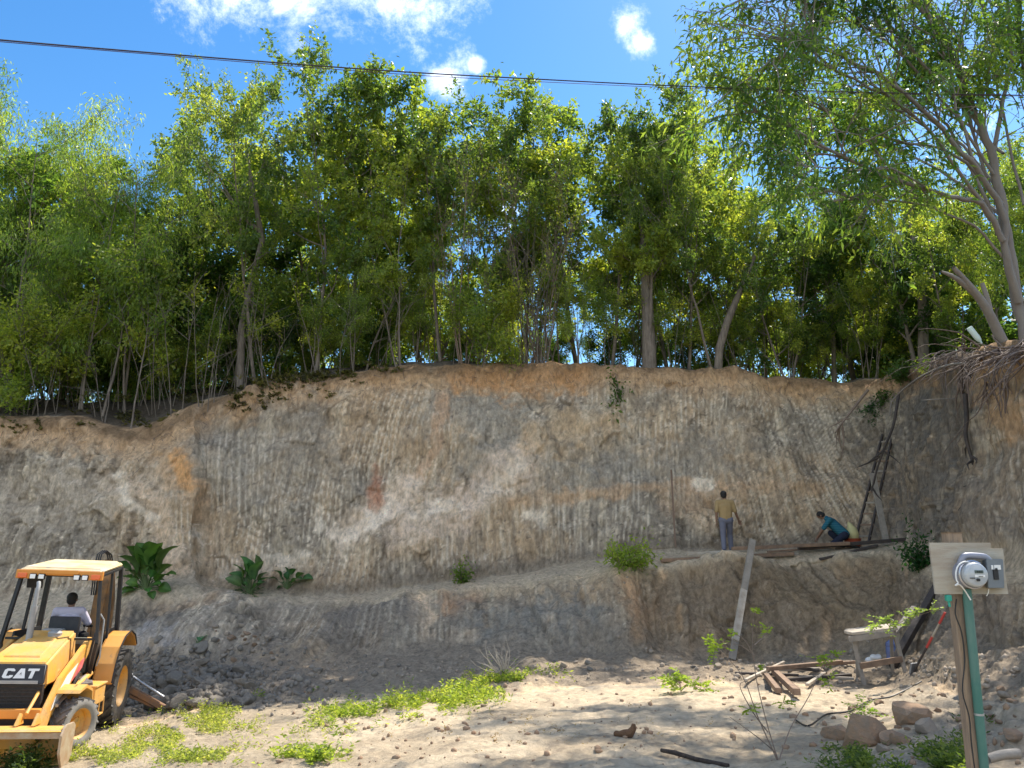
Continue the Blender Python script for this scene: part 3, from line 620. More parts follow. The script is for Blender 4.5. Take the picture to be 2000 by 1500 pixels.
# the lime young tree that leans over the left edge
tree_at(264, 23.9, 420, 'young', 'slim young tree with pale straight stem rooted on the very cliff lip at left', .9, name='young_tree')
tree_at(60, 24.6, 560, 'bush', 'bright green bushy sapling near the left border above the bank', 1.1, name='bush')
tree_at(205, 24.6, 400, 'young', 'yellow green young tree left of the slim pale stem', 1.5, name='young_tree')
# thin bare stems at the edge
def stem_mesh(seed, n=1):
    rng = np.random.default_rng(seed); polys = []
    for k in range(n):
        p = Vector((rng.normal() * .1 * (n > 1), rng.normal() * .1 * (n > 1), -.2)); d = Vector((rng.normal() * .12, rng.normal() * .12, 1)); pts = [p]
        for i in range(9):
            d = (d + Vector(rng.normal(size=3)) * .07).normalized(); pts.append(pts[-1] + d * .42)
        r = rng.uniform(.012, .026); polys.append((pts, [r * (1 - i / 11) for i in range(10)]))
        for q in range(4):
            j = rng.integers(3, 9); e = pts[j] + Vector((rng.normal() * .5, rng.normal() * .5, rng.uniform(.3, .9))); polys.append(([pts[j], pts[j].lerp(e, .5) + Vector((0, 0, .05)), e], [r * .5, r * .35, .005]))
    V, F = tubes(polys, 5); m = mesh_np('stem', V, F, True); m.materials.append(M_STEM); return m
SM = [stem_mesh(60 + i, 1 + i % 3) for i in range(7)]
def stem_at(px, Y, sc, grp, lab, tilt=0):
    b = at(px, 750, Y); o = link('bare_sapling', random.choice(SM)); o.location = (b.x, b.y, gz(b.x, b.y) - .05); o.scale = (1, 1, sc); o.rotation_euler = (random.gauss(0, .08), random.gauss(tilt, .1), random.uniform(0, 6))
    tag(o, lab, 'sapling', grp)
for i in range(40): stem_at(random.uniform(-20, 780), random.uniform(23.8, 27), random.uniform(.6, 1.3), 'thin stems above the left bank', 'thin bare sapling stem standing on the plateau above the left bank')
for i in range(55): stem_at(random.uniform(780, 1720), random.uniform(25, 29), random.uniform(.7, 1.6), 'thin stems along the ridge', 'thin upright sapling stem among the trunks along the ridge')
for i in range(16): stem_at(1050 + random.gauss(0, 22), 25 + random.uniform(0, .6), random.uniform(1.0, 1.5), 'thin stems of the bare clump', 'thin pale stem of the bare clump over the orange topsoil', random.gauss(0, .15))
# ------------------------------------------------------------------ big grey tree on the right bank
rng = np.random.default_rng(5)
B = hit(1972, 688); 
def L3(lst): return [at(a, b, c) for a, b, c in lst]
def smooth_poly(pts, n=4):
    out_ = []
    for i in range(len(pts) - 1):
        p0 = pts[max(i - 1, 0)]; p1 = pts[i]; p2 = pts[i + 1]; p3 = pts[min(i + 2, len(pts) - 1)]
        for k in range(n):
            t = k / n; out_.append(.5 * ((2 * p1) + (p2 - p0) * t + (2 * p0 - 5 * p1 + 4 * p2 - p3) * t * t + (-p0 + 3 * p1 - 3 * p2 + p3) * t ** 3))
    out_.append(pts[-1]); return out_
YB = 15.2
LIMBS = [
 ([(2010, 700, 15.2), (1992, 600, 15.2), (1970, 480, 15), (1955, 380, 14.9), (1935, 290, 14.8), (1895, 200, 14.6), (1850, 90, 14.3), (1770, -30, 14), (1700, -160, 13.6)], .20, .05),
 ([(1990, 590, 15.1), (1965, 500, 14.8), (1958, 410, 14.6), (1905, 330, 14.2), (1840, 255, 13.8), (1740, 160, 13.2), (1640, 110, 12.8), (1560, 80, 12.5)], .14, .02),
 ([(1958, 470, 14.7), (1915, 400, 14.4), (1850, 385, 14.1), (1750, 350, 13.6), (1650, 310, 13.1), (1560, 255, 12.7), (1470, 215, 12.4)], .10, .015),
 ([(1935, 430, 14.6), (1870, 330, 14), (1800, 240, 13.5), (1700, 170, 13), (1590, 120, 12.6), (1500, 115, 12.3)], .07, .015),
 ([(2030, 690, 15.3), (2040, 520, 15.3), (2030, 350, 15.2), (2010, 180, 15), (1990, 20, 14.8), (1985, -130, 14.6)], .17, .05),
 ([(1940, 300, 14.8), (1960, 200, 14.8), (1975, 90, 14.7), (1960, -40, 14.5)], .08, .03),
 ([(1850, 60, 14.8), (1760, -60, 15.2), (1640, -140, 15.8), (1500, -190, 16.4), (1380, -200, 17)], .06, .02),
 ([(1960, 200, 15.2), (1850, 120, 16), (1740, 60, 17), (1640, 40, 18), (1560, 60, 18.6)], .06, .02),
 ([(1960, 300, 15.2), (1880, 240, 16.2), (1800, 200, 17), (1700, 190, 17.8), (1620, 210, 18.4)], .05, .02),
 ([(1975, 520, 14.9), (1900, 440, 14.6), (1800, 400, 14.2), (1690, 390, 13.7), (1590, 370, 13.3)], .05, .012),
 ([(1960, 400, 14.7), (1860, 300, 14.3), (1740, 270, 13.8), (1600, 210, 13.2), (1450, 160, 12.8)], .055, .012),
 ([(1985, 560, 15), (1940, 380, 15), (1900, 250, 15), (1880, 100, 15), (1900, -60, 15)], .07, .02),
 ([(2000, 400, 15.2), (1960, 220, 15.4), (1930, 60, 15.6), (1900, -80, 15.8)], .05, .02),
 ([(1940, 340, 14.8), (1830, 180, 14.2), (1700, 60, 13.6), (1560, 0, 13.1), (1440, -10, 12.8)], .05, .012),
 ([(1960, 380, 15), (1850, 260, 16.5), (1740, 200, 17.5), (1600, 160, 18.5), (1480, 150, 19.2)], .06, .015),
 ([(1955, 420, 15), (1830, 330, 16.5), (1700, 280, 17.8), (1560, 270, 18.8), (1460, 250, 19.5)], .06, .015),
 ([(1905, 220, 14.6), (1840, 170, 14.1), (1760, 70, 13.6), (1700, -10, 13.2), (1610, -60, 12.8)], .06, .02),
 ([(1905, 330, 14.2), (1870, 215, 14), (1850, 120, 13.8), (1800, 10, 13.4)], .05, .02),
 ([(1840, 385, 14.1), (1740, 330, 13.2), (1640, 330, 12.6), (1560, 320, 12.2)], .035, .01),
 ([(1965, 480, 14.9), (1880, 300, 14.9), (1820, 200, 14.8), (1740, 60, 14.6), (1690, -50, 14.4)], .06, .02),
]
polys = []; anch = []
for pts, r0, r1 in LIMBS:
    P = smooth_poly(L3(pts), 4); n = len(P); P = [p + Vector(rng.normal(size=3)) * (.02 if i > 1 else 0) for i, p in enumerate(P)]
    r0 *= .64; polys.append((P, [r0 + (r1 - r0) * (i / (n - 1)) ** .8 for i in range(n)]))
    lo = int(n * (.52 if r0 > .08 else .36))
    tot = sum((P[i + 1] - P[i]).length for i in range(n - 1)); k = int(tot * 3.4)
    for q in range(k):
        f = rng.uniform(lo, n - 1.01); j = int(f); p = P[j].lerp(P[j + 1], f - j); d = (P[j + 1] - P[j]).normalized() * 1.1 + Vector(rng.normal(size=3)) * .62 + Vector((-.12, -.1, .14))
        L = rng.uniform(.9, 2.3) * (1 if r0 > .04 else .6); d.normalize(); sp = [p]; 
        for x in range(6): d = (d + Vector(rng.normal(size=3)) * .12 + Vector((0, 0, -.02 * x))).normalized(); sp.append(sp[-1] + d * L / 6)
        polys.append((sp, [.018 * (1 - x / 7.5) for x in range(7)]))
        for y in range(6):
            j3 = rng.integers(2, 7); d3 = (sp[j3] - sp[j3 - 1]).normalized() + Vector(rng.normal(size=3)) * .75; e = sp[j3] + d3.normalized() * rng.uniform(.25, .65); e.z -= .05
            polys.append(([sp[j3], e], [.006, .003])); anch.append((sp[j3].lerp(e, .5), d3.normalized())); anch.append((e, d3.normalized()))
        anch.append((sp[6], (sp[6] - sp[5]).normalized()))
anch = [a for a in anch if vn(np.array([a[0].x * .9]), np.array([a[0].y * .9]), np.array([a[0].z * .9]), 88)[0] > .44]
root = empty('tree', B); tag(root, 'big grey barked tree leaning over the yard from the right bank, feathery drooping leaves', 'tree')
off = np.array(tuple(B))
V, F = tubes(polys, 7); link('trunk', mesh_np('trunk', V - off, F, True), M_PALEBARK, root)
lv, lf, lc = leafcloud(rng, anch, 8, .17, .27, [(.05, .11, .03), (.12, .20, .05), (.28, .35, .07)], .11, .8, .8)
link('crown', mesh_np('crown', lv - off, lf, False, lc), M_LEAF, root)
# sawn leaning stump beside it
sp = [([*smooth_poly(L3([(1968, 690, 15.0), (1950, 650, 14.9), (1925, 600, 14.7), (1895, 560, 14.5), (1862, 522, 14.3)]), 3)], [.115, .11, .105, .10, .095, .09, .085, .08, .075, .07, .06, .05, .04]),
      ([*smooth_poly(L3([(1940, 640, 14.9), (1930, 590, 14.9), (1918, 553, 14.9)]), 3)], [.06, .058, .055, .05, .048, .045, .04]),
      ([*smooth_poly(L3([(1905, 575, 14.6), (1870, 545, 14.4), (1838, 530, 14.2)]), 3)], [.06, .06, .055, .05, .04, .03, .02])]
V, F = tubes(sp, 9); o = link('leaning_stump', mesh_np('stump', V, F, True), M_PALEBARK); tag(o, 'pale leaning bare stump with broken ends on the right bank', 'stump')
# ------------------------------------------------------------------ solid builders
class MB:
    def __init__(s): s.bm = bmesh.new()
    def _xf(s, vs, M):
        for v in vs: v.co = M @ v.co
    def box(s, c, size, rot=(0, 0, 0), bev=.008, taper=None):
        r = bmesh.ops.create_cube(s.bm, size=1); vs = r['verts']
        for v in vs:
            k = 1.0
            if taper and v.co.z > 0: k = taper
            v.co = Vector((v.co.x * size[0] * k, v.co.y * size[1] * k, v.co.z * size[2]))
        M = Matrix.Translation(c) @ Matrix.Rotation(rot[2], 4, 'Z') @ Matrix.Rotation(rot[1], 4, 'Y') @ Matrix.Rotation(rot[0], 4, 'X')
        s._xf(vs, M)
        if bev:
            es = list({e for v in vs for e in v.link_edges}); bmesh.ops.bevel(s.bm, geom=es, offset=min(bev, min(size) * .3), segments=2, affect='EDGES', profile=.6)
        return s
    def beam(s, a, b, wd, th, bev=.006, up=(0, 0, 1)):
        a, b = Vector(a), Vector(b); d = b - a; L = d.length; x = d.normalized(); u = Vector(up)
        if abs(x.dot(u)) > .98: u = Vector((0, 1, 0))
        y = u.cross(x).normalized(); z = x.cross(y)
        r = bmesh.ops.create_cube(s.bm, size=1); vs = r['verts']
        for v in vs: v.co = (a + b) / 2 + x * v.co.x * L + y * v.co.y * wd + z * v.co.z * th
        if bev:
            es = list({e for v in vs for e in v.link_edges}); bmesh.ops.bevel(s.bm, geom=es, offset=bev, segments=1, affect='EDGES')
        return s
    def prism(s, prof, y0, y1, bev=.01):
        """profile in xz extruded in y"""
        a = [s.bm.verts.new((x, y0, z)) for x, z in prof]; b = [s.bm.verts.new((x, y1, z)) for x, z in prof]; n = len(prof)
        fs = [s.bm.faces.new(a), s.bm.faces.new(b[::-1])]
        for i in range(n): fs.append(s.bm.faces.new((a[i], b[i], b[(i + 1) % n], a[(i + 1) % n])))
        bmesh.ops.recalc_face_normals(s.bm, faces=fs)
        if bev:
            es = list({e for f in fs for e in f.edges}); bmesh.ops.bevel(s.bm, geom=es, offset=bev, segments=2, affect='EDGES')
        return s
    def hexa(s, pts, bev=.02):
        """8 points: bottom 4 (ccw), top 4"""
        v = [s.bm.verts.new(p) for p in pts]
        fs = [s.bm.faces.new([v[i] for i in q]) for q in ((3, 2, 1, 0), (4, 5, 6, 7), (0, 1, 5, 4), (1, 2, 6, 5), (2, 3, 7, 6), (3, 0, 4, 7))]
        bmesh.ops.recalc_face_normals(s.bm, faces=fs)
        if bev: bmesh.ops.bevel(s.bm, geom=list({e for f in fs for e in f.edges}), offset=bev, segments=3, affect='EDGES')
        return s
    def cyl(s, a, b, r, r2=None, n=16, caps=True):
        a, b = Vector(a), Vector(b); d = b - a; r2 = r if r2 is None else r2
        q = d.to_track_quat('Z', 'Y').to_matrix().to_4x4(); M = Matrix.Translation((a + b) / 2) @ q
        bmesh.ops.create_cone(s.bm, cap_ends=caps, segments=n, radius1=r, radius2=r2, depth=d.length, matrix=M); return s
    def tube(s, pts, r, n=8):
        V, F = tubes([(pts, [r] * len(pts) if not hasattr(r, '__len__') else r)], n)
        vs = [s.bm.verts.new(v) for v in V.tolist()]
        for f in F: s.bm.faces.new([vs[i] for i in f])
        s.bm.faces.new(vs[:n][::-1]) if n > 2 else 0; s.bm.faces.new(vs[-n:])
        return s
    def lathe(s, prof, n=32, M=Matrix()):
        """profile (radius, y) revolved round the y axis"""
        rings = []
        for i in range(n):
            a = 2 * math.pi * i / n; rings.append([s.bm.verts.new(M @ Vector((r * math.cos(a), y, r * math.sin(a)))) for r, y in prof])
        for i in range(n):
            A, B_ = rings[i], rings[(i + 1) % n]
            for k in range(len(prof) - 1): s.bm.faces.new((A[k], B_[k], B_[k + 1], A[k + 1]))
        return s
    def ball(s, c, r, sub=2):
        rr = r if hasattr(r, '__len__') else (r, r, r)
        M = Matrix.Translation(c) @ Matrix.Diagonal((*rr, 1)); bmesh.ops.create_icosphere(s.bm, subdivisions=sub, radius=1, matrix=M); return s
    def poly(s, pts, th, nrm):
        """flat polygon with thickness"""
        nv = Vector(nrm).normalized() * th; a = [s.bm.verts.new(Vector(p) + nv) for p in pts]; b = [s.bm.verts.new(Vector(p)) for p in pts]; n = len(a)
        fs = [s.bm.faces.new(a), s.bm.faces.new(b[::-1])] + [s.bm.faces.new((a[i], b[i], b[(i + 1) % n], a[(i + 1) % n])) for i in range(n)]
        bmesh.ops.recalc_face_normals(s.bm, faces=fs); return s
    def build(s, name, m, parent=None, smooth=False, loc=None):
        me = bpy.data.meshes.new(name)
        bmesh.ops.recalc_face_normals(s.bm, faces=s.bm.faces[:])
        s.bm.to_mesh(me); s.bm.free()
        if smooth:
            me.polygons.foreach_set('use_smooth', np.ones(len(me.polygons), dtype=bool)); me.set_sharp_from_angle(angle=R(38))
        o = link(name, me, m, parent)
        if loc is not None: o.location = loc
        return o
def remesh(s, vox, name):
    me = bpy.data.meshes.new('tmp'); s.bm.to_mesh(me); s.bm.free(); o = bpy.data.objects.new('tmp', me); C.objects.link(o)
    md = o.modifiers.new('r', 'REMESH'); md.mode = 'VOXEL'; md.voxel_size = vox
    sm_ = o.modifiers.new('s', 'SMOOTH'); sm_.iterations = 3; sm_.factor = .5
    dg = bpy.context.evaluated_depsgraph_get(); m2 = bpy.data.meshes.new_from_object(o.evaluated_get(dg)); m2.name = name
    bpy.data.objects.remove(o); m2.polygons.foreach_set('use_smooth', np.ones(len(m2.polygons), dtype=bool)); m2.materials.clear(); return m2
def limb(b, a, c, r0, r1):
    a, c = Vector(a), Vector(c); b.cyl(a, c, r0, r1, 14); b.ball(a, r0, 2); b.ball(c, r1, 2)
M_SKIN = mat('skin', (.23, .125, .08), .55, noise=.3, nscale=20); M_HAIR = mat('hair', (.012, .010, .009), .6, bump=.6, bscale=90)
def cloth_mat(name, c, stripes=None):
    m = mat(name, c, .9, spec=.1, noise=.4, nscale=7, col2=tuple(x * .72 for x in c), bump=.8, bscale=14)
    if stripes:
        nt = m.node_tree; b = nt.nodes['Principled BSDF']; l = b.inputs['Base Color'].links[0].from_socket
        tc = N(nt, 'ShaderNodeTexCoord'); sx = N(nt, 'ShaderNodeSeparateXYZ'); nt.links.new(tc.outputs['Object'], sx.inputs[0])
        mu = N(nt, 'ShaderNodeMath', operation='MULTIPLY', i_1=140.0); nt.links.new(sx.outputs['Z'], mu.inputs[0]); sn = N(nt, 'ShaderNodeMath', operation='SINE'); nt.links.new(mu.outputs[0], sn.inputs[0])
        gt = N(nt, 'ShaderNodeMath', operation='GREATER_THAN', i_1=.35); nt.links.new(sn.outputs[0], gt.inputs[0]); mx = N(nt, 'ShaderNodeMix', data_type='RGBA'); nt.links.new(gt.outputs[0], mx.inputs['Factor']); nt.links.new(l, mx.inputs['A']); mx.inputs['B'].default_value = (*stripes, 1)
        nt.links.new(mx.outputs['Result'], b.inputs['Base Color'])
    return m
def hand(b, wr, d, palm_n, side, sc=1.0, curl=.5):
    """wr wrist, d pointing direction, palm_n palm normal, side +1/-1: on which side of d x palm_n the thumb sits"""
    d = Vector(d).normalized(); n = Vector(palm_n); n = (n - d * n.dot(d)).normalized(); s_ = d.cross(n) * side
    wr = Vector(wr); palm = wr + d * .055 * sc
    for k in (-1, 0, 1): limb(b, wr + s_ * .013 * k, wr + d * .085 * sc + s_ * .026 * k, .017 * sc, .014 * sc)
    for k, L in enumerate((.068, .078, .074, .056)):
        p0 = wr + d * .085 * sc + s_ * (.036 - .024 * k) * sc; a1 = curl * .5; dd = d * math.cos(a1) + n * math.sin(a1); p1 = p0 + dd * L * .5 * sc
        a2 = curl * 1.5; dd = d * math.cos(a2) + n * math.sin(a2); p2 = p1 + dd * L * .5 * sc
        limb(b, p0, p1, .0095 * sc, .009 * sc); limb(b, p1, p2, .009 * sc, .0075 * sc)
    t0 = wr + d * .03 * sc + s_ * .03 * sc; t1 = t0 + (d * .6 + s_ * .7 + n * .3).normalized() * .04 * sc; t2 = t1 + (d * .9 + s_ * .15 + n * .4).normalized() * .032 * sc
    limb(b, t0, t1, .012 * sc, .010 * sc); limb(b, t1, t2, .010 * sc, .008 * sc)
def person(loc, rz, J, label, shirt, trousers, sc=1.0, sleeve=.45):
    """J: joints in a frame where the person faces -Y, z up, feet at z=0, height 1.72"""
    g = lambda k: Vector(J[k]); b = MB()
    pel, ch, nk, hd = g('pelvis'), g('chest'), g('neck'), g('head')
    sx = (g('shR') - g('shL')).normalized(); up = (hd - nk).normalized(); fwd = Vector(J['face']).normalized()
    limb(b, pel, ch, .115, .125); limb(b, g('hipL'), g('hipR'), .105, .105); limb(b, g('shL') * .8 + ch * .2, g('shR') * .8 + ch * .2, .075, .075)
    limb(b, ch + sx * .07, pel + sx * .05, .105, .10); limb(b, ch - sx * .07, pel - sx * .05, .105, .10)
    limb(b, ch, nk, .10, .055); limb(b, nk, hd - up * .03, .052, .05)
    b.ball(hd + up * .035, (.078, .078, .088), 3); b.ball(hd + fwd * .018 + up * .03, (.072, .080, .085), 3); b.ball(hd + fwd * .035 - up * .055, (.055, .055, .05), 2)
    b.ball(hd + fwd * .098 - up * .005, (.014, .014, .024), 2); b.ball(hd + fwd * .088 - up * .05, (.022, .018, .010), 2); b.ball(hd + fwd * .085 - up * .085, (.025, .025, .018), 2)
    side = fwd.cross(up).normalized()
    for q in (-1, 1): b.ball(hd + side * q * .078 - fwd * .005, (.014, .022, .030), 2); b.ball(hd + side * q * .03 + fwd * .083 + up * .03, (.016, .012, .009), 1)
    for q in 'LR':
        limb(b, g('sh' + q), g('el' + q), .052, .040); limb(b, g('el' + q), g('wr' + q), .040, .026)
        d = (g('wr' + q) - g('el' + q)); hand(b, g('wr' + q), d, J.get('palm' + q, (0, 1, 0)), 1 if q == 'L' else -1, 1.0, .55)
        limb(b, g('hip' + q), g('kn' + q), .088, .058); limb(b, g('kn' + q), g('an' + q), .058, .038)
    body = link('person', remesh(b, .009, 'person'), M_SKIN); tag(body, label, 'person'); body.location = loc; body.rotation_euler = (0, 0, rz); body.scale = (sc, sc, sc)
    b = MB()      # shirt
    limb(b, ch, pel, .140, .130); limb(b, ch + sx * .07, pel + sx * .06, .122, .118); limb(b, ch - sx * .07, pel - sx * .06, .122, .118)
    limb(b, g('shL') * .85 + ch * .15, g('shR') * .85 + ch * .15, .086, .086); limb(b, ch, nk - up * .02, .115, .068)
    for q in 'LR': limb(b, g('sh' + q), g('sh' + q).lerp(g('el' + q), sleeve * 2 if sleeve < .5 else .95), .068, .062)
    if sleeve > .5:
        for q in 'LR': limb(b, g('el' + q), g('el' + q).lerp(g('wr' + q), .9), .055, .04)
    link('shirt', remesh(b, .012, 'shirt'), shirt, body)
    b = MB()      # trousers
    limb(b, g('hipL'), g('hipR'), .124, .124); limb(b, pel, pel + (ch - pel) * .15, .128, .125)
    for q in 'LR': limb(b, g('hip' + q), g('kn' + q), .106, .076); limb(b, g('kn' + q), g('kn' + q).lerp(g('an' + q), .94), .077, .062)
    link('trousers', remesh(b, .012, 'trousers'), trousers, body)
    b = MB()
    b.ball(hd + up * .045 - fwd * .012, (.088, .092, .088), 3); b.ball(hd - fwd * .035 - up * .01, (.078, .062, .075), 3); b.build('hair', M_HAIR, body, True)
    for q in 'LR':
        a = g('an' + q); f = Vector(J.get('foot' + q, (0, -1, 0))).normalized(); b = MB(); limb(b, a + Vector((0, 0, -.035)) - f * .03, a + f * .15 + Vector((0, 0, -.045)), .046, .036); limb(b, a, a + Vector((0, 0, -.04)), .05, .05)
        link('shoe', remesh(b, .012, 'shoe'), M_SHOE, body)
    return body
M_SHOE = mat('shoe', (.03, .028, .026), .6)
M_STEEL = mat('dull_steel', (.35, .35, .36), .45, metal=.6, noise=.5, nscale=12)
M_CHROME = mat('rod', (.42, .42, .43), .45, metal=.8, noise=.5, nscale=9)
M_YEL = mat('yellow_paint', (.72, .35, .045), .55, noise=.85, nscale=2.2, col2=(.56, .36, .16), wear=((.33, .22, .12), 11, .575), bump=.25, bscale=40)
M_ROOF = mat('faded_roof', (.58, .42, .17), .7, noise=.8, nscale=2.2, col2=(.56, .52, .42), wear=((.36, .32, .26), 5, .58))
M_FEND = mat('orange_fender', (.66, .30, .055), .5, noise=.6, nscale=3, col2=(.60, .33, .12), wear=((.36, .22, .12), 9, .60))
M_DIRTY = mat('dirty_paint', (.36, .18, .06), .7, noise=.9, nscale=6, col2=(.15, .10, .06))
M_ORNG = mat('orange_edge', (.66, .27, .045), .5, noise=.3, nscale=4, col2=(.5, .18, .04))
M_BLK = mat('black_paint', (.014, .014, .016), .45, noise=.35, nscale=8, col2=(.06, .055, .05))
M_TYRE = mat('tyre_rubber', (.035, .034, .033), .85, noise=.75, nscale=6, col2=(.15, .135, .12), bump=.4, bscale=30)
M_TYREF = mat('dusty_tyre', (.10, .095, .09), .9, noise=.8, nscale=6, col2=(.27, .25, .225), bump=.4, bscale=30)
M_SIDEW = mat('dusty_sidewall', (.30, .28, .25), .9, noise=.8, nscale=5, col2=(.17, .16, .15))
M_GRILL = mat('grille', (.018, .015, .014), .7, noise=.6, nscale=30, col2=(.06, .045, .035), bump=.6, bscale=60)
M_WHITE = mat('white_mark', (.78, .77, .73), .6, noise=.2, nscale=9); M_REDM = mat('red_mark', (.62, .09, .10), .6, noise=.5, nscale=9, col2=(.7, .35, .3))
M_LAMP = mat('lamp_lens', (.85, .85, .82), .2); M_SIG = mat('signal_lens', (.75, .13, .03), .25, coat=.4)
M_GREY = mat('grey_plastic', (.33, .33, .32), .6, noise=.4, nscale=9)
M_GLASS = mat('tank_panel', (.30, .31, .25), .5, noise=.7, nscale=8, col2=(.14, .14, .12))
# ------------------------------------------------------------------ backhoe loader  (x forward, y to its left, z up)
FW = R(-77.5)
bx = at(229, 1411, 14.3); Sx_, Sy_ = math.cos(FW + R(90)), math.sin(FW + R(90))
ax = Vector((bx.x - Sx_ * 1.07 * BS, bx.y - Sy_ * 1.07 * BS, 0)); fxp = ax + Vector((math.cos(FW), math.sin(FW), 0)) * 2.1
zr = gz(ax.x, ax.y) ; zf = gz(fxp.x, fxp.y)
lw = gz(ax.x + Sx_ * .88, ax.y + Sy_ * .88)
bh = empty('backhoe_loader', (ax.x, ax.y, BH_Z if 'BH_Z' in globals() else -1.40))
MACH_PITCH, MACH_ROLL = R(-2), R(-2.5)
bh.rotation_mode = 'QUATERNION'
bh.rotation_quaternion = (Matrix.Rotation(FW, 3, 'Z') @ Matrix.Rotation(MACH_PITCH, 3, 'Y') @ Matrix.Rotation(MACH_ROLL, 3, 'X')).to_quaternion()
bh.location.z = PADZ - math.tan(PADR) * .81; bh.scale = (BS, BS, BS)
tag(bh, 'dusty yellow backhoe loader parked at the foot of the bank, driver inside', 'backhoe loader')
def wheel(x, y, r, wd, rr, steer, side, tm, nlug):
    w_ = MB(); h = wd / 2
    # rim: dish opening outwards (outer side = side*y)
    o = side
    w_.lathe([(rr, -h * .8 * o), (rr * 1.03, -h * .7 * o), (rr * .93, 0), (rr * .93, h * .35 * o), (rr * 1.06, h * .82 * o), (rr * 1.02, h * .9 * o), (rr * .9, h * .6 * o), (rr * .86, h * .15 * o), (rr * .55, -h * .02 * o), (rr * .42, h * .1 * o), (rr * .38, h * .1 * o), (rr * .36, h * .35 * o), (rr * .28, h * .45 * o), (.001, h * .47 * o)], 36)
    for k in range(8):
        a = k * math.pi / 4; c = Vector((math.cos(a) * rr * .47, h * .05 * o, math.sin(a) * rr * .47)); w_.cyl(c, c + Vector((0, h * .14 * o, 0)), rr * .05, n=6)
    wo = w_.build('wheel', M_YEL, bh, True, (x, y, r)); wo.rotation_euler = (0, 0, steer)
    t = MB(); t.lathe([(rr * 1.0, -h * .86), (rr * 1.15, -h * .98), (r * .82, -h * 1.02), (r * .93, -h * .9), (r * .95, -h * .6), (r * .96, 0), (r * .95, h * .6), (r * .93, h * .9), (r * .82, h * 1.02), (rr * 1.15, h * .98), (rr * 1.0, h * .86)], 48)
    if r < .5: sw = MB(); sw.lathe([(rr * 1.0, h * .88 * side), (rr * 1.15, h * 1.0 * side), (r * .82, h * 1.05 * side), (r * .92, h * .95 * side)], 40); sw.build('sidewall', M_SIDEW, wo, True)
    for k in range(nlug):
        for q in (-1, 1):
            a = 2 * math.pi * (k + (.5 if q > 0 else 0)) / nlug; da = .30
            c0 = Vector((math.cos(a) * r * .97, q * .02, math.sin(a) * r * .97)); c1 = Vector((math.cos(a + da) * r * .945, q * h * .98, math.sin(a + da) * r * .945))
            t.beam(c0, c1, .045 if r > .5 else .03, .06 if r > .5 else .035, .004, up=(math.cos(a + da / 2), 0, math.sin(a + da / 2)))
    t.build('tyre', tm, wo, True); return wo
wheel(0, .88, .68, .40, .36, 0, 1, M_TYRE, 22); wheel(0, -.88, .68, .40, .33, 0, -1, M_TYRE, 22)
wheel(2.1, .88, .40, .29, .235, R(-26), 1, M_TYREF, 18); wheel(2.1, -.88, .40, .29, .235, R(-26), -1, M_TYREF, 18)
# chassis
m = MB(); m.box((.9, 0, .62), (3.0, .62, .36)).box((2.1, 0, .42), (.22, 1.5, .16)).box((0, 0, .68), (.4, 1.4, .3)).box((-.75, 0, .75), (.5, 1.3, .5)).box((2.62, 0, .5), (.16, .95, .3)); m.build('chassis', M_BLK, bh)
# hood
m = MB(); m.hexa([(.98, -.46, .95), (2.58, -.52, .95), (2.58, .52, .95), (.98, .46, .95), (.98, -.38, 1.69), (2.50, -.46, 1.30), (2.50, .46, 1.30), (.98, .38, 1.69)], .035)
hood = m.build('hood', M_YEL, bh, True)
m = MB(); m.hexa([(1.35, -.24, 1.55), (2.3, -.30, 1.32), (2.3, .30, 1.32), (1.35, .24, 1.55), (1.38, -.21, 1.612), (2.26, -.27, 1.385), (2.26, .27, 1.385), (1.38, .21, 1.612)], .01); m.build('hood_panel', M_YEL, hood, True)
m = MB(); m.box((2.575, 0, .74), (.10, .98, .50)).build('grille', M_GRILL, bh)
m = MB()
for k in range(9): m.box((2.632, 0, .54 + k * .055), (.012, .90, .012), bev=0)
m.build('grille_bars', M_BLK, bh)
pm = MB(); pm.hexa([(2.60, -.50, 1.00), (2.66, -.50, 1.00), (2.66, .50, 1.00), (2.60, .50, 1.00), (2.50, -.47, 1.285), (2.56, -.47, 1.285), (2.56, .47, 1.285), (2.50, .47, 1.285)], .012)
badge = pm.build('badge_panel', M_BLK, bh, True)
# lettering on the badge panel: runs from -y to +y, lies on the sloping face
def bl(u, v): return Vector((2.664 - .35 * (v - 1.0), u, v))
nrm = Vector((1, 0, .35))
cut = MB(); x0 = -.125; H0, H1 = 1.085, 1.225; hgt = H1 - H0
def P_(pts, ox, sl=.18): return [bl(ox + px_ + sl * py_ * hgt, H0 + py_ * hgt) for px_, py_ in pts]
Cc = [(.15, .72), (.15, .85), (.12, 1), (.03, 1), (0, .85), (0, .15), (.03, 0), (.12, 0), (.15, .15), (.15, .32), (.098, .32), (.098, .24), (.052, .24), (.052, .76), (.098, .76), (.098, .72)]
cut.poly(P_(Cc, x0), .006, nrm)
cut.poly(P_([(0, 0), (.055, 1), (.115, 1), (.17, 0), (.118, 0), (.085, .66), (.052, 0)], x0 + .165), .006, nrm)
cut.poly(P_([(.045, .0), (.085, .45), (.125, .0)], x0 + .165), .009, nrm)
cut.poly(P_([(0, 1), (.16, 1), (.16, .76), (.106, .76), (.106, 0), (.054, 0), (.054, .76), (0, .76)], x0 + .335), .006, nrm)
cut.build('lettering', M_WHITE, badge)
m = MB(); m.box((2.668, .02, 1.03), (.008, .80, .05), bev=.002).build('scuffed_strip', M_GREY, badge)
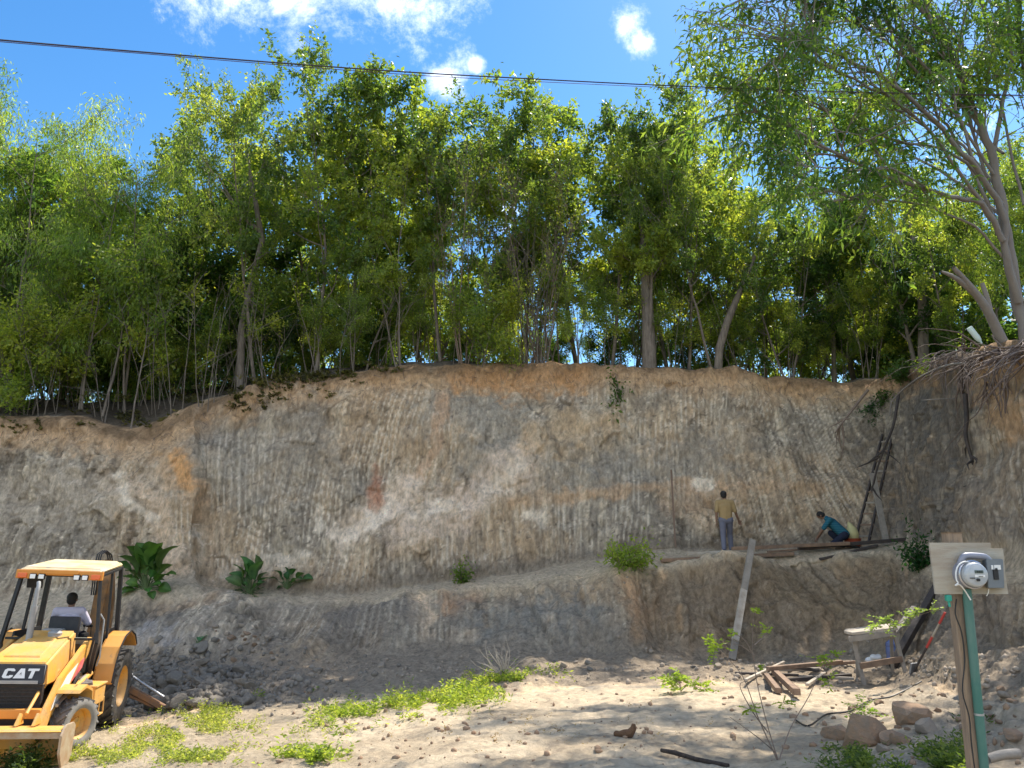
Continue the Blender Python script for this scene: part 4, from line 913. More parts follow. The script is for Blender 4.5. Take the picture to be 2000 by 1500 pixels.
# exhaust
m = MB(); m.cyl((1.45, -.22, 1.48), (1.45, -.22, 1.56), .085).cyl((1.45, -.22, 1.55), (1.45, -.22, 2.12), .052).tube([Vector((1.45, -.22, 2.1)), Vector((1.45, -.22, 2.38)), Vector((1.42, -.22, 2.46)), Vector((1.36, -.25, 2.52))], .034, 12); m.build('exhaust_pipe', M_GREY, bh, True)
m = MB(); m.cyl((1.25, .12, 1.5), (1.25, .12, 1.66), .11).ball((1.25, .12, 1.66), (.12, .12, .05)); m.build('air_cleaner', M_GREY, bh, True)
# loader arms
for q in (1, -1):
    m = MB(); prof = [(.84, 1.48), (.95, 1.58), (1.12, 1.52), (1.75, 1.27), (2.30, 1.05), (2.75, .68), (3.08, .34), (3.0, .20), (2.82, .22), (2.45, .55), (1.95, .82), (1.4, 1.02), (.95, 1.32)]
    m.prism(prof, q * .57, q * .65, .012); a_ = m.build('loader_arm', M_YEL, bh)
    if q == 1:
        m = MB(); m.poly([(1.55, .654, 1.20), (2.05, .654, 1.06), (2.48, .654, .78), (2.62, .654, .60), (2.4, .654, .66), (1.9, .654, .88)], .004, (0, 1, 0)); m.build('white_decal', M_WHITE, a_)
        m = MB(); m.poly([(1.22, .654, 1.26), (1.42, .654, 1.22), (1.78, .654, .93), (1.62, .654, .97), (1.3, .654, 1.10)], .006, (0, 1, 0)); m.build('red_decal', M_REDM, a_)
    m = MB(); m.tube([Vector((.9, q * .70, .95)), Vector((2.0, q * .70, .78))], .05, 12); c_ = m.build('lift_cylinder', M_YEL, bh, True)
    m = MB(); m.tube([Vector((2.0, q * .70, .78)), Vector((2.5, q * .70, .66))], .028, 10); m.build('rod', M_CHROME, c_, True)
    m = MB(); m.tube([Vector((1.9, q * .44, 1.12)), Vector((2.55, q * .44, .92))], .045, 12); m.tube([Vector((2.55, q * .44, .92)), Vector((3.0, q * .44, .62))], .026, 10); m.build('bucket_cylinder', M_YEL, bh, True)
m = MB(); m.box((2.78, 0, .63), (.14, 1.16, .14), bev=.02).build('cross_tube', M_ORNG, bh)
# bucket
m = MB(); bp = [(2.98, .50), (3.36, .53), (3.46, .50), (3.40, .475), (3.02, .46), (2.93, .35), (2.93, .16), (3.02, .06), (3.30, .03), (3.30, .005), (3.0, .03), (2.90, .13), (2.89, .37)]
m.prism(bp, -1.12, 1.12, .004); bk = m.build('bucket', M_YEL, bh)
m = MB(); m.box((3.40, 0, .455), (.05, 2.2, .12), bev=.01)
for q in (1, -1): m.prism([(2.90, .50), (3.0, .56), (3.38, .58), (3.52, .45), (3.50, .20), (3.32, -.02), (3.0, -.03), (2.90, .08)], q * 1.10, q * 1.135, .006)
m.build('bucket_edge', mat('bare_blade', (.46, .38, .27), .6, noise=.8, nscale=6, col2=(.36, .2, .1), metal=.2), bk)
for y in (-.62, -.38, .38, .62):
    m = MB(); m.prism([(2.92, .52), (3.05, .70), (3.22, .53)], y - .025, y + .025, .01); m.build('hinge_bracket', M_YEL, bk)
# steps, battery box, fenders
m = MB(); m.box((1.28, .78, .70), (.62, .46, .30), bev=.02).box((1.28, .78, .865), (.66, .50, .03), bev=.01).box((1.05, .88, .34), (.30, .26, .03)).beam((.9, 1.0, .35), (.95, 1.0, .62), .03, .02).beam((1.2, 1.0, .35), (1.2, 1.0, .62), .03, .02); m.build('side_box', M_YEL, bh)
m = MB(); m.prism([(1.62, .66), (1.72, .86), (2.1, .98), (2.40, .93), (2.45, .88), (2.1, .92), (1.75, .82), (1.66, .64)], .60, 1.0, .006); m.build('front_fender', M_YEL, bh)
for q in (1, -1):
    m = MB(); out1 = [(.80, .78), (.72, 1.10), (.52, 1.38), (.25, 1.56), (-.10, 1.62), (-.45, 1.52), (-.70, 1.32)]; inn = [(x - .025 * (x > 0) + .02 * (x < 0), z - .03) for x, z in out1][::-1]
    m.prism(out1 + inn, q * .72, q * 1.06, .006)
    m.prism([(.80, .78), (.72, 1.10), (.52, 1.38), (.25, 1.56), (-.10, 1.62), (-.45, 1.52), (-.70, 1.32), (-.5, 1.0), (.5, .85)], q * .72, q * .75, .004)
    m.build('rear_fender', M_FEND, bh)
    m = MB(); m.prism([(.98, .80), (1.04, 1.3), (.86, 1.72), (-.46, 1.72), (-.46, .80)], q * .655, q * .69, .004); m.build('cab_side', M_BLK, bh)
for q in (1, -1):
    m = MB(); m.tube([Vector((.80, q * 1.06, .78)), Vector((.73, q * 1.065, 1.10)), Vector((.53, q * 1.065, 1.385)), Vector((.25, q * 1.065, 1.57)), Vector((-.10, q * 1.065, 1.63)), Vector((-.45, q * 1.065, 1.53)), Vector((-.70, q * 1.06, 1.33))], .014, 6); m.build('fender_trim', M_BLK, [c for c in bh.children if c.name.startswith('rear_fender')][0 if q > 0 else 1], True)
m = MB()
for k in range(4): m.tube(smooth_poly([Vector((1.05, .50 + .03 * k, 1.20 - .05 * k)), Vector((1.3, .60 + .03 * k, 1.00)), Vector((1.55, .70, 1.02 + .03 * k)), Vector((1.8, .72, .96 + .02 * k)), Vector((1.95, .72, .84))], 4), .016, 6)
m.build('hydraulic_hoses', M_BLK, bh, True)
m = MB(); m.tube([Vector((.98, .80, 1.15)), Vector((1.0, .84, 1.3)), Vector((1.0, .82, 1.95)), Vector((.98, .74, 2.05))], .014, 8); m.tube([Vector((1.62, .66, 1.0)), Vector((1.9, .9, 1.12)), Vector((2.2, .9, 1.08))], .010, 6); m.build('grab_rail', M_GREY, bh, True)
m = MB(); m.box((1.42, .80, .89), (.26, .20, .08), rot=(.1, .05, .3), bev=.03).box((1.30, .72, .91), (.16, .14, .09), rot=(.2, .3, .8), bev=.03); m.build('rags', mat('grimy_rag', (.22, .20, .18), .9, noise=.9, nscale=14, col2=(.06, .05, .05), bump=1, bscale=20), [c for c in bh.children if c.name.startswith('side_box')][0], True)
m = MB()
for k in range(5): m.box((.30 - .28 * k + .25, 0, 2.875 + .004 * k + .045 * k * .28), (.02, 1.1, .012), bev=.004)
m.build('roof_ribs', M_BLK, bh) if False else m.bm.free()
# cab
cb = MB(); cb.box((.28, 0, .98), (1.25, 1.16, .08)).box((.9, 0, 1.25), (.06, .9, .55))
cabf = cb.build('cab_floor', M_BLK, bh)
m = MB()
for q in (1, -1):
    m.beam((1.02, q * .65, 2.74), (1.10, q * .78, 1.55), .07, .05).beam((1.10, q * .78, 1.55), (1.0, q * .70, .85), .06, .05).beam((-.36, q * .64, 2.90), (-.50, q * .74, .98), .09, .07)
    m.beam((.30, q * .66, 2.82), (.30, q * .74, 1.45), .05, .04).beam((1.0, q * .72, .88), (.62, q * .72, .80), .05, .05).beam((-.42, q * .65, 2.87), (1.02, q * .65, 2.72), .05, .05)
m.beam((1.0, -.64, 2.72), (1.0, .64, 2.72), .05, .06).beam((-.38, -.64, 2.86), (-.38, .64, 2.86), .05, .06).beam((1.08, -.72, 1.62), (1.08, .72, 1.62), .04, .04)
m.build('cab_frame', M_BLK, bh)
m = MB(); m.hexa([(-.42, -.69, 2.91), (1.10, -.71, 2.76), (1.10, .71, 2.76), (-.42, .69, 2.91), (-.34, -.60, 3.00), (1.05, -.67, 2.85), (1.05, .67, 2.85), (-.34, .60, 3.00)], .04)
roof = m.build('roof', M_ROOF, bh, True)
m = MB(); m.box((1.10, 0, 2.755), (.07, 1.44, .09), bev=.015).box((1.11, .59, 2.70), (.07, .26, .11), bev=.015).box((1.11, -.59, 2.70), (.07, .26, .11), bev=.015).box((1.14, 0, 2.77), (.03, .62, .07), bev=.008); m.build('roof_fascia', M_ORNG, roof)
for y in (-.68, .68):
    m = MB(); m.box((1.155, y * .89, 2.70), (.03, .15, .085), bev=.012).build('signal_lamp', M_SIG, roof)
for y in (-.43, -.29, .29, .43):
    m = MB(); m.box((1.14, y, 2.685), (.05, .115, .10), bev=.015).build('lamp_housing', M_BLK, roof)
    m = MB(); m.box((1.172, y, 2.685), (.015, .085, .075), bev=.008).build('work_lamp', M_LAMP, roof)
m = MB(); m.box((.85, -.48, 2.56), (.04, .26, .17), rot=(0, .2, 0), bev=.02).build('mirror', M_BLK, bh)
m = MB(); m.box((.80, .40, 1.22), (.10, .40, .60), bev=.02).build('side_tank', M_GLASS, bh)
# seat, console, levers
m = MB(); m.box((.15, 0, 1.30), (.48, .50, .12), bev=.04).box((.42, 0, 1.58), (.12, .52, .52), rot=(0, -.1, 0), bev=.05).box((.15, .30, 1.5), (.3, .06, .06)).box((.15, 0, 1.12), (.3, .3, .25)); m.build('seat', M_BLK, bh, True)
m = MB(); m.box((.78, -.05, 1.55), (.22, .34, .2), bev=.04).build('console', M_GREY, bh, True)
m = MB()
for k in range(6): m.beam((-.3 + .02 * k, -.35 + .14 * k, 1.1), (-.22 + .02 * k, -.33 + .13 * k, 1.62), .012, .012, 0); m.ball((-.22 + .02 * k, -.33 + .13 * k, 1.64), .028)
m.build('levers', M_BLK, bh)
# boom, stabilisers
m = MB(); m.prism([(-1.0, .75), (-.78, .85), (-.95, 1.9), (-1.05, 2.62), (-1.25, 2.95), (-1.36, 2.88), (-1.30, 2.5), (-1.28, 1.7)], .10, .34, .02); bm_ = m.build('boom', M_DIRTY, bh)
m = MB(); m.prism([(-1.28, 2.85), (-1.18, 3.02), (-1.42, 2.94), (-1.85, 2.2), (-1.95, 1.2), (-1.75, 1.2), (-1.66, 2.1)], .13, .31, .02); m.build('dipper_stick', M_DIRTY, bm_)
m = MB()
for o_ in (0, .04, .08): m.tube([Vector((-1.0, .05 + o_, 2.3)), Vector((-.98, .03 + o_, 2.9)), Vector((-1.02, .04 + o_, 3.12)), Vector((-1.12, .10 + o_, 3.20)), Vector((-1.22, .18 + o_, 3.12)), Vector((-1.26, .22 + o_, 2.95))], .014, 6)
m.build('hoses', M_BLK, bm_, True)
for q in (1, -1):
    m = MB(); m.beam((-.95, q * .55, .72), (-.95, q * 1.72, .12), .12, .12, .015).box((-.95, q * 1.8, .05), (.42, .30, .05), bev=.01).beam((-.95, q * .6, .55), (-.95, q * 1.5, .15), .06, .05); s_ = m.build('stabilizer', mat('dirty_orange', (.32, .15, .06), .7, noise=.8, nscale=8, col2=(.14, .10, .08)), bh)
    m = MB(); m.cyl((-.95, q * .5, 1.0), (-.95, q * 1.0, .74), .045).cyl((-.95, q * 1.0, .74), (-.95, q * 1.66, .40 if q < 0 else .34), .026); m.build('stabilizer_cylinder', M_CHROME, s_, True)
for ch in bh.children:
    n0 = ch.name.split('.')[0]
    if n0 in ('hood', 'grille', 'grille_bars', 'badge_panel', 'exhaust_pipe', 'air_cleaner', 'loader_arm', 'lift_cylinder', 'bucket_cylinder', 'cross_tube', 'bucket', 'side_tank', 'front_fender', 'side_box'):
        ch.location.z += {'side_box': .02, 'side_tank': .10, 'front_fender': .02, 'bucket': .02, 'cross_tube': .03}.get(n0, .07)
    if n0 in ('seat', 'console', 'levers'): ch.location.z += .12
    if n0 == 'rear_fender': ch.location.z += .06
    if n0 == 'boom': ch.location.y -= .06
# ------------------------------------------------------------------ people
WALK = dict(pelvis=(0, 0, .93), chest=(0, -.03, 1.27), neck=(0, -.04, 1.45), head=(.015, -.05, 1.58), face=(-.25, -1, -.05),
            shR=(-.19, -.04, 1.40), shL=(.19, -.04, 1.40), elR=(-.27, -.02, 1.12), wrR=(-.36, -.12, .90), elL=(.25, .05, 1.12), wrL=(.26, .02, .85),
            hipR=(-.09, 0, .90), hipL=(.09, 0, .90), knR=(-.11, -.16, .50), anR=(-.12, -.12, .10), knL=(.10, .06, .48), anL=(.12, .24, .09), palmR=(0, 1, 0), palmL=(-1, 0, 0))
pb = at(1421, 1078, 21.0); zb = gz(pb.x, pb.y)
person((pb.x, pb.y, zb + .0), R(180 - 8), WALK, 'man in mustard yellow shirt and grey trousers walking along the shelf', cloth_mat('mustard_cloth', (.36, .25, .12)), cloth_mat('grey_cloth', (.16, .16, .20)), .97)
CR = dict(pelvis=(.02, .14, .36), chest=(0, -.16, .66), neck=(-.02, -.30, .80), head=(-.03, -.40, .86), face=(-.2, -.9, -.5),
          shR=(-.19, -.22, .74), shL=(.19, -.20, .74), elR=(-.26, -.36, .52), wrR=(-.14, -.50, .30), elL=(.22, -.38, .50), wrL=(.10, -.54, .28),
          hipR=(-.10, .12, .34), hipL=(.12, .12, .34), knR=(-.20, -.20, .40), anR=(-.16, .06, .09), knL=(.22, -.16, .12), anL=(.18, .30, .10), palmR=(.3, .5, -1), palmL=(-.3, .5, -1), footL=(0, 1, -.2))
pb = at(1640, 1062, 20.7); zb = gz(pb.x, pb.y)
person((pb.x, pb.y, zb), R(-112), CR, 'man in teal striped shirt crouching on the shelf beside the ladder', cloth_mat('teal_cloth', (.015, .10, .145), (.05, .16, .20)), cloth_mat('navy_cloth', (.025, .03, .05)), 1.0)
SIT = dict(pelvis=(0, 0, .1), chest=(-.02, -.02, .44), neck=(-.02, -.03, .62), head=(-.02, -.04, .76), face=(0, -1, 0),
           shR=(-.20, -.02, .58), shL=(.20, -.02, .58), elR=(-.30, -.12, .34), wrR=(-.24, -.36, .30), elL=(.28, -.14, .34), wrL=(.20, -.38, .30),
           hipR=(-.10, 0, .1), hipL=(.10, 0, .1), knR=(-.14, -.44, .12), anR=(-.14, -.46, -.28), knL=(.14, -.44, .12), anL=(.14, -.46, -.28), palmR=(0, -.3, -1), palmL=(0, -.3, -1))
bpy.context.view_layer.update()
dr = bh.matrix_world @ Vector((.17, .0, 1.42))
person(dr, FW + R(270), SIT, 'driver in pale lilac shirt sitting in the cab, seen from behind', cloth_mat('lilac_cloth', (.58, .55, .66)), cloth_mat('dark_cloth', (.03, .03, .04)), 1.0)
# ------------------------------------------------------------------ overhead wire
wp = [at(-400, 40, 7), at(0, 78, 8), at(270, 101, 8.8), at(560, 124, 9.6), at(800, 141, 10.3), at(1000, 152, 10.9), at(1300, 167, 11.7), at(1600, 178, 12.6), at(2000, 186, 13.8), at(2500, 190, 15.5)]
m = MB(); m.tube(smooth_poly(wp, 5), .0095, 6); o = m.build('overhead_wire', mat('cable_jacket', (.045, .03, .035), .5), None, True); tag(o, 'dark overhead wire crossing the sky above the trees', 'wire')
m = MB(); m.tube(smooth_poly([w_ + Vector((0, .02, -.02 + .012 * math.sin(i))) for i, w_ in enumerate(wp)], 5), .005, 5)
o2 = m.build('thin_strand', mat('cable_strand', (.10, .04, .05), .5), o, True)
# ------------------------------------------------------------------ meter post
M_WPOST = mat('weathered_wood', (.42, .30, .20), .85, noise=.8, nscale=10, col2=(.22, .17, .13), bump=.8, bscale=40, stretch=(6, 6, .6))
M_PLY = mat('bleached_plywood', (.46, .42, .34), .8, noise=.9, nscale=4, col2=(.34, .28, .21), wear=((.40, .33, .24), 5, .64), bump=.4, bscale=30, stretch=(.7, 1, 4))
M_GREENP = mat('green_conduit', (.045, .145, .115), .5, noise=.8, nscale=6, col2=(.12, .20, .17), stretch=(1, 1, .4))
M_GBOX = mat('grey_enamel', (.17, .19, .205), .4, noise=.2, nscale=8)
M_GBOX2 = mat('light_grey_enamel', (.27, .28, .33), .4, noise=.3, nscale=8)
YM = 5.0
mp_b = at(1925, 1560, YM + .03)
def mloc(px, py, d=0): return at(px, py, YM - d) - mp_b
root = empty('meter_post', mp_b); tag(root, 'wooden post with plywood board carrying a round electric meter and breaker box', 'meter post')
zg = gz(mp_b.x, mp_b.y) - mp_b.z
pw = .10
m = MB(); a, b = mloc(1858, 1040, -.055), mloc(1916, 1570, -.055); b2 = a + (b - a) * ((a.z - zg + .3) / (a.z - b.z)); m.beam(a, b2, pw, .07, .006, up=(0, 1, 0)); 
m.build('post', M_WPOST, root)
m = MB(); m.tube([mloc(1888, 1150, .015)] + [mloc(1888, 1150, .015) + (b2 - a + Vector((0, .05, 0))) * t for t in (.25, .5, .75, .92)], .027, 14)
cn = m.build('conduit', M_GREENP, root, True)
c0 = mloc(1888, 1150, .015) + (b2 - a + Vector((0, .05, 0))) * .37
m = MB(); m.cyl(c0, c0 + (b2 - a).normalized() * .012, .029, n=16); m.build('pipe_clamp', M_CHROME, cn, True)
m = MB(); m.poly([mloc(*p) for p in ((1813, 1060), (1932, 1060), (1932, 1071), (1956, 1071), (1961, 1120), (1966, 1160), (1895, 1160), (1825, 1160))], .016, (0, -1, 0)); m.build('board', M_PLY, root)
m = MB(); m.box(mloc(1852, 1168, .01), (.035, .03, .04), bev=.008).cyl(mloc(1851, 1166, .01), mloc(1855, 1185, .01), .008, n=8); m.build('green_clip', mat('green_plastic', (.03, .30, .22), .4), root)
mc = mloc(1886, 1121, .016); KM = .86
m = MB(); Mx = Matrix.Translation(mc) @ Matrix.Scale(KM, 4); m.lathe([(.001, -.075), (.090, -.075), (.097, -.068), (.099, 0), (.099, .01)], 40, Mx); mt = m.build('electric_meter', M_GBOX2, root, True)
m = MB(); m.lathe([(.090, -.074), (.100, -.080), (.102, -.090), (.094, -.096), (.086, -.092)], 40, Mx); m.build('clamp_ring', mat('ring', (.45, .45, .48), .3, metal=.8), mt, True)
M_FACE = mat('meter_face', (.42, .44, .45), .35, noise=.2, nscale=20, coat=.8)
m = MB(); m.lathe([(.086, -.085), (.086, -.125), (.080, -.140), (.070, -.146), (.001, -.147)], 40, Mx); fc = m.build('meter_face', M_FACE, mt, True)
def fpt(u, v): return mc + Vector((u * KM, -.149 * KM, v * KM))
m = MB(); m.box(fpt(.012, .022), (.052, .006, .018), bev=.002); m.build('display', mat('lcd', (.06, .09, .08), .3), fc)
m = MB(); m.box(fpt(.016, -.008), (.062, .004, .014), bev=.001); m.build('rating_plate', M_WHITE, fc)
m = MB(); m.box(fpt(-.040, -.022), (.03, .006, .005), bev=0).cyl(fpt(-.004, -.034), fpt(-.004, -.034) + Vector((0, -.014, 0)), .009, n=12).box(fpt(.02, -.008), (.03, .006, .002), bev=0).box(fpt(.02, -.012), (.024, .006, .002), bev=0)
for k in range(9): m.box(fpt(-.008 + k * .0052, .022), (.0032, .008, .010), bev=0) if k in (1, 2, 4, 5, 7) else 0
m.build('printing', M_BLK, fc)
# housing pipe from meter to breaker box
m = MB(); m.tube(smooth_poly([mloc(1874, 1104, .05), mloc(1880, 1090, .06), mloc(1888, 1085, .06), mloc(1915, 1086, .06), mloc(1926, 1089, .06), mloc(1934, 1098, .05)], 4), .019, 12); m.build('pipe_nipple', M_GBOX2, root, True)
bx0 = mloc(1940, 1120, .05)
m = MB(); m.hexa([mloc(1924, 1148, .014), mloc(1960, 1148, .014), mloc(1962, 1149, .095), mloc(1930, 1149, .095), mloc(1918, 1094, .014), mloc(1956, 1094, .014), mloc(1959, 1092, .095), mloc(1926, 1092, .095)], .004); bb = m.build('breaker_box', M_GBOX, root, True)
m = MB(); m.box(mloc(1945, 1122, .098), (.030, .012, .062), bev=.003).box(mloc(1946, 1112, .102), (.010, .012, .016), bev=.002); m.build('switch', M_BLK, bb)
m = MB(); m.box(mloc(1948, 1108, .097), (.040, .004, .028), bev=0).box(mloc(1938, 1108, .097), (.012, .004, .026), bev=0); m.build('sticker', M_WHITE, bb)
m = MB(); m.tube(smooth_poly([mloc(1896, 1099, .09), mloc(1884, 1097, .10), mloc(1872, 1104, .10), mloc(1867, 1118, .10), mloc(1868, 1132, .10), mloc(1871, 1139, .10), mloc(1866, 1143, .10), mloc(1874, 1142, .09), mloc(1882, 1150, .07), mloc(1890, 1162, .05), mloc(1896, 1172, .05)], 5), .0045, 8)
m.tube(smooth_poly([mloc(1931, 1150, .06), mloc(1930, 1158, .05), mloc(1927, 1164, .04)], 4), .003, 6); m.build('white_cable', M_WHITE, root, True)
m = MB(); m.tube(smooth_poly([mloc(1868, 1170, -.0), mloc(1866, 1200, -.0), mloc(1878, 1235, 0), mloc(1884, 1290, 0), mloc(1880, 1350, 0), mloc(1893, 1400, 0), mloc(1897, 1450, 0), mloc(1905, 1510, 0)], 4), .004, 6); m.build('black_cable', M_BLK, root, True)
# ------------------------------------------------------------------ timber and tools
M_W1 = mat('brown_board', (.17, .115, .08), .85, noise=.7, nscale=6, col2=(.34, .22, .14), bump=.5, bscale=30)
M_W2 = mat('grey_board', (.33, .29, .24), .85, noise=.7, nscale=6, col2=(.20, .17, .14), bump=.5, bscale=30)
M_W3 = mat('dark_board', (.045, .038, .036), .8, noise=.6, nscale=6, col2=(.10, .075, .06), bump=.5, bscale=30)
M_W4 = mat('pale_board', (.50, .44, .36), .85, noise=.7, nscale=6, col2=(.33, .26, .19), bump=.5, bscale=30)
def board(a, b, wd, th, m_, label, cat='board', name='board', group=None, up=(0, 0, 1), seed=0, segs=1):
    """a timber with its own origin at its lower end"""
    a, b = Vector(a), Vector(b); mb = MB(); mb.beam((0, 0, 0), b - a, wd, th, .006, up)
    o = mb.build(name, m_); o.location = a; tag(o, label, cat, group); return o
def g(px, py, lift=.03):
    h = hit(px, py); return h + Vector((0, 0, lift))
YL = 20.15
def lay(px, Y, lift): 
    p = at(px, 1080, Y); return Vector((p.x, Y, gz(p.x, Y) + lift))
board(lay(1290, 20.2, .05), lay(1550, 20.2, .10), .14, .09, M_W1, 'light brown timber on the shelf, its end nearest the yellow green shrub')
board(lay(1340, 20.45, .08), lay(1480, 20.4, .12), .12, .07, M_W4, 'short pale board on the shelf beside the walking man', )
board(lay(1430, 20.1, .14), lay(1660, 20.25, .15), .12, .09, M_W1, 'reddish brown timber on the shelf between the two men')
board(lay(1560, 20.35, .11), lay(1712, 20.3, .13) + Vector((.8, .05, .06)), .14, .09, M_W3, 'black timber on the shelf running to the right end')
board(lay(1600, 20.0, .05), lay(1715, 20.1, .06), .12, .06, M_W3, 'short dark board on the shelf lip under the crouching man')
board(lay(1500, 20.6, .05), lay(1640, 20.7, .06), .16, .05, M_W1, 'flat brown board on the shelf behind the long timbers')
b1 = g(1430, 1288, 0); board(b1, at(1470, 1055, 19.35), .14, .06, M_W2, 'tall grey prop board leaning against the lower bank', up=(0, 1, 0))
board(at(1436, 1250, 17.55), at(1453, 1152, 18.4), .145, .05, M_W4, 'pale board nailed along the middle of the tall prop board', up=(0, 1, 0))
s0 = at(1318, 1065, 22.0); board((s0.x, 21.9, gz(s0.x, 21.9) - .2), at(1311, 918, 22.3), .03, .03, mat('rusty_stake', (.20, .13, .09), .8), 'thin rusty stake standing against the cliff face above the shelf', 'stake', 'stake')
p_ = at(1725, 1065, 21.0); board((p_.x, 20.8, gz(p_.x, 20.8)), at(1704, 925, 21.6), .15, .06, M_W2, 'grey plank standing upright right of the ladder in the corner', up=(0, 1, 0))
# ladder
la, lb = at(1682, 1066, 20.9), at(1734, 848, 22.6); la.z = gz(la.x, la.y)
ld = empty('ladder', la); tag(ld, 'dark wooden ladder leaning into the shaded corner of the cliff', 'ladder')
ax_ = Vector((.85, -.55, 0)).normalized(); d_ = lb - la
for q in (-1, 1): m = MB(); m.beam(ax_ * .17 * q, d_ + ax_ * .14 * q, .05, .08); m.build('rail', M_W3, ld)
for k in range(10):
    t = .07 + k * .095; m = MB(); m.beam(d_ * t - ax_ * .20, d_ * t + ax_ * .20, .05, .05); m.build('rung', M_W1 if k % 3 else M_W2, ld)
# yellow sack and red tub beside the crouching man
c = at(1664, 1040, 20.75); c.z = gz(c.x, c.y)
m = MB(); m.lathe([(.001, 0), (.18, 0), (.20, .04), (.21, .18), (.22, .20), (.205, .205), (.19, .1), (.001, .06)], 24, Matrix.Rotation(R(90), 4, 'X')); o = m.build('tub', mat('red_plastic', (.36, .07, .03), .5), None, True, c); tag(o, 'rust red tub holding the yellow sack', 'tub')
m = MB(); m.ball((0, 0, .26), (.17, .15, .24), 3).ball((-.03, 0, .45), (.09, .08, .12), 2).ball((-.07, 0, .55), (.035, .03, .06), 2); o = link('sack', remesh(m, .02, 'sack'), mat('yellow_sack', (.58, .52, .25), .8, noise=.4, nscale=9, bump=.6, bscale=12)); o.location = c + Vector((0, 0, .04)); tag(o, 'pale yellow sack standing beside the crouching man', 'sack')
# heap of timber at the foot of the lower bank
PL = [((1457, 1340), (1532, 1303), .07, M_W4, 'pale pole lying across the front of the timber heap', .10), ((1497, 1326), (1521, 1357), .11, M_W1, 'short brown post pointing at the viewer, left of two', .06),
      ((1513, 1322), (1557, 1366), .13, M_W1, 'thick brown post pointing at the viewer, right of two', .10), ((1436, 1318), (1560, 1322), .08, M_W3, 'dark board at the left end of the timber heap', .03),
      ((1500, 1322), (1645, 1308), .12, M_W1, 'long reddish timber on top of the timber heap', .14), ((1558, 1312), (1672, 1304), .09, M_W1, 'brown timber at the right end of the timber heap', .10),
      ((1530, 1332), (1662, 1322), .10, M_W3, 'dark timber low in the middle of the timber heap', .03), ((1560, 1326), (1668, 1330), .08, M_W2, 'grey plank at the front right of the timber heap', .04),
      ((1577, 1346), (1613, 1321), .08, M_W4, 'short pale offcut leaning on the timber heap', .07), ((1480, 1314), (1600, 1312), .09, M_W2, 'grey timber at the back of the timber heap', .05), ((1540, 1318), (1600, 1328), .09, M_W3, 'black stub of timber in the middle of the heap', .16)]
for a_, b_, th, m_, lab, lf_ in PL: board(g(*a_, lf_), g(*b_, lf_), th * .75, th * .6, m_, lab, 'timber', 'timber')
# work bench
gb = hit(1715, 1335)
YB_ = gb.y; 
def ground_under(p): return Vector((p.x, p.y, gz(p.x, p.y)))
tb = empty('work_bench', (gb.x, gb.y, gb.z)); tag(tb, 'rough wooden work bench with splayed legs near the foot of the right bank', 'work bench')
o3 = Vector(tb.location)
def lp(px, py, dY=0): return at(px, py, YB_ + dY) - o3
m = MB(); m.beam(lp(1656, 1236, -.10), lp(1745, 1226, -.05), .30, .05, .006).beam(lp(1657, 1233, .25), lp(1744, 1222, .3), .26, .05, .006); m.build('top', M_W4, tb)
m = MB(); m.beam(lp(1658, 1249, -.24), lp(1746, 1236, -.2), .03, .10, .004); m.build('apron', M_W2, tb)
for a_, px0, dy in (((1664, 1240), 1688, -.2), ((1744, 1228), 1772, -.15), ((1672, 1240), 1676, .45), ((1740, 1226), 1745, .5)):
    t_ = at(a_[0], a_[1], YB_ + dy * .6); f_ = ground_under(at(px0, 1330, YB_ + dy)); f_.z -= .04
    m = MB(); m.beam(t_ - o3, f_ - o3, .055, .045, .004); m.build('leg', M_W2, tb)
m = MB(); m.beam(lp(1680, 1301, -.2), lp(1762, 1287, -.16), .04, .10, .004); m.build('cross_rail', M_W1, tb)
c = at(1712, 1286, YB_ + .12)
m = MB()
for k in range(9): m.ball((random.uniform(-.11, .11), random.uniform(-.06, .06), random.uniform(-.02, .05)), (random.uniform(.05, .09), .06, random.uniform(.04, .06)), 2)
o = link('plastic_bag', remesh(m, .012, 'bag'), mat('white_plastic', (.80, .82, .85), .35, bump=1, bscale=18)); o.location = (c.x, c.y, at(1712, 1288, YB_ + .12).z); tag(o, 'crumpled white plastic bag on the cross rail of the work bench', 'bag')
j = ground_under(at(1748, 1300, YB_ + 1.2)); m = MB(); m.lathe([(.001, 0), (.13, 0), (.14, .02), (.14, .12), (.132, .14), (.14, .16), (.14, .28), (.132, .30), (.14, .32), (.13, .38), (.05, .44), (.035, .46), (.035, .50), (.001, .50)], 24, Matrix.Rotation(R(90), 4, 'X')); o = m.build('water_jug', mat('blue_plastic', (.10, .14, .30), .25, coat=.5), None, True, j); tag(o, 'blue water jug on the ground behind the work bench', 'water jug')
board(ground_under(at(1738, 1250, 15.0)) + Vector((0, 0, .05)), at(1832, 1143, 16.0), .14, .12, M_W3, 'dark grey beam leaning on the right bank behind the work bench', 'beam', 'beam')
board(at(1746, 1238, 14.7), at(1786, 1185, 15.1), .10, .05, M_W2, 'grey board lying against the leaning dark beam', 'board')
t0, t1 = hit(1785, 1312), at(1846, 1196, 12.9)
tl = empty('long_handled_tool', t0); tag(tl, 'long thin tool with red and pale shaft leaning on the right bank', 'tool')
d = t1 - t0
m = MB(); m.tube([Vector((0, 0, 0)), d * .42], .018, 8); m.build('shaft', M_W3, tl, True)
m = MB(); m.tube([d * .42, d * .60], .02, 8); m.tube([d * .82, d], .02, 8); m.build('red_sleeve', mat('red_sleeve', (.5, .06, .05), .5), tl, True); m = MB(); m.tube([d * .60, d * .82], .016, 8); m.build('pale_sleeve', M_W4, tl, True)
m = MB(); m.box((0, 0, .05), (.16, .03, .2), rot=(.3, 0, .4), bev=.01); m.build('blade', M_STEEL, tl)
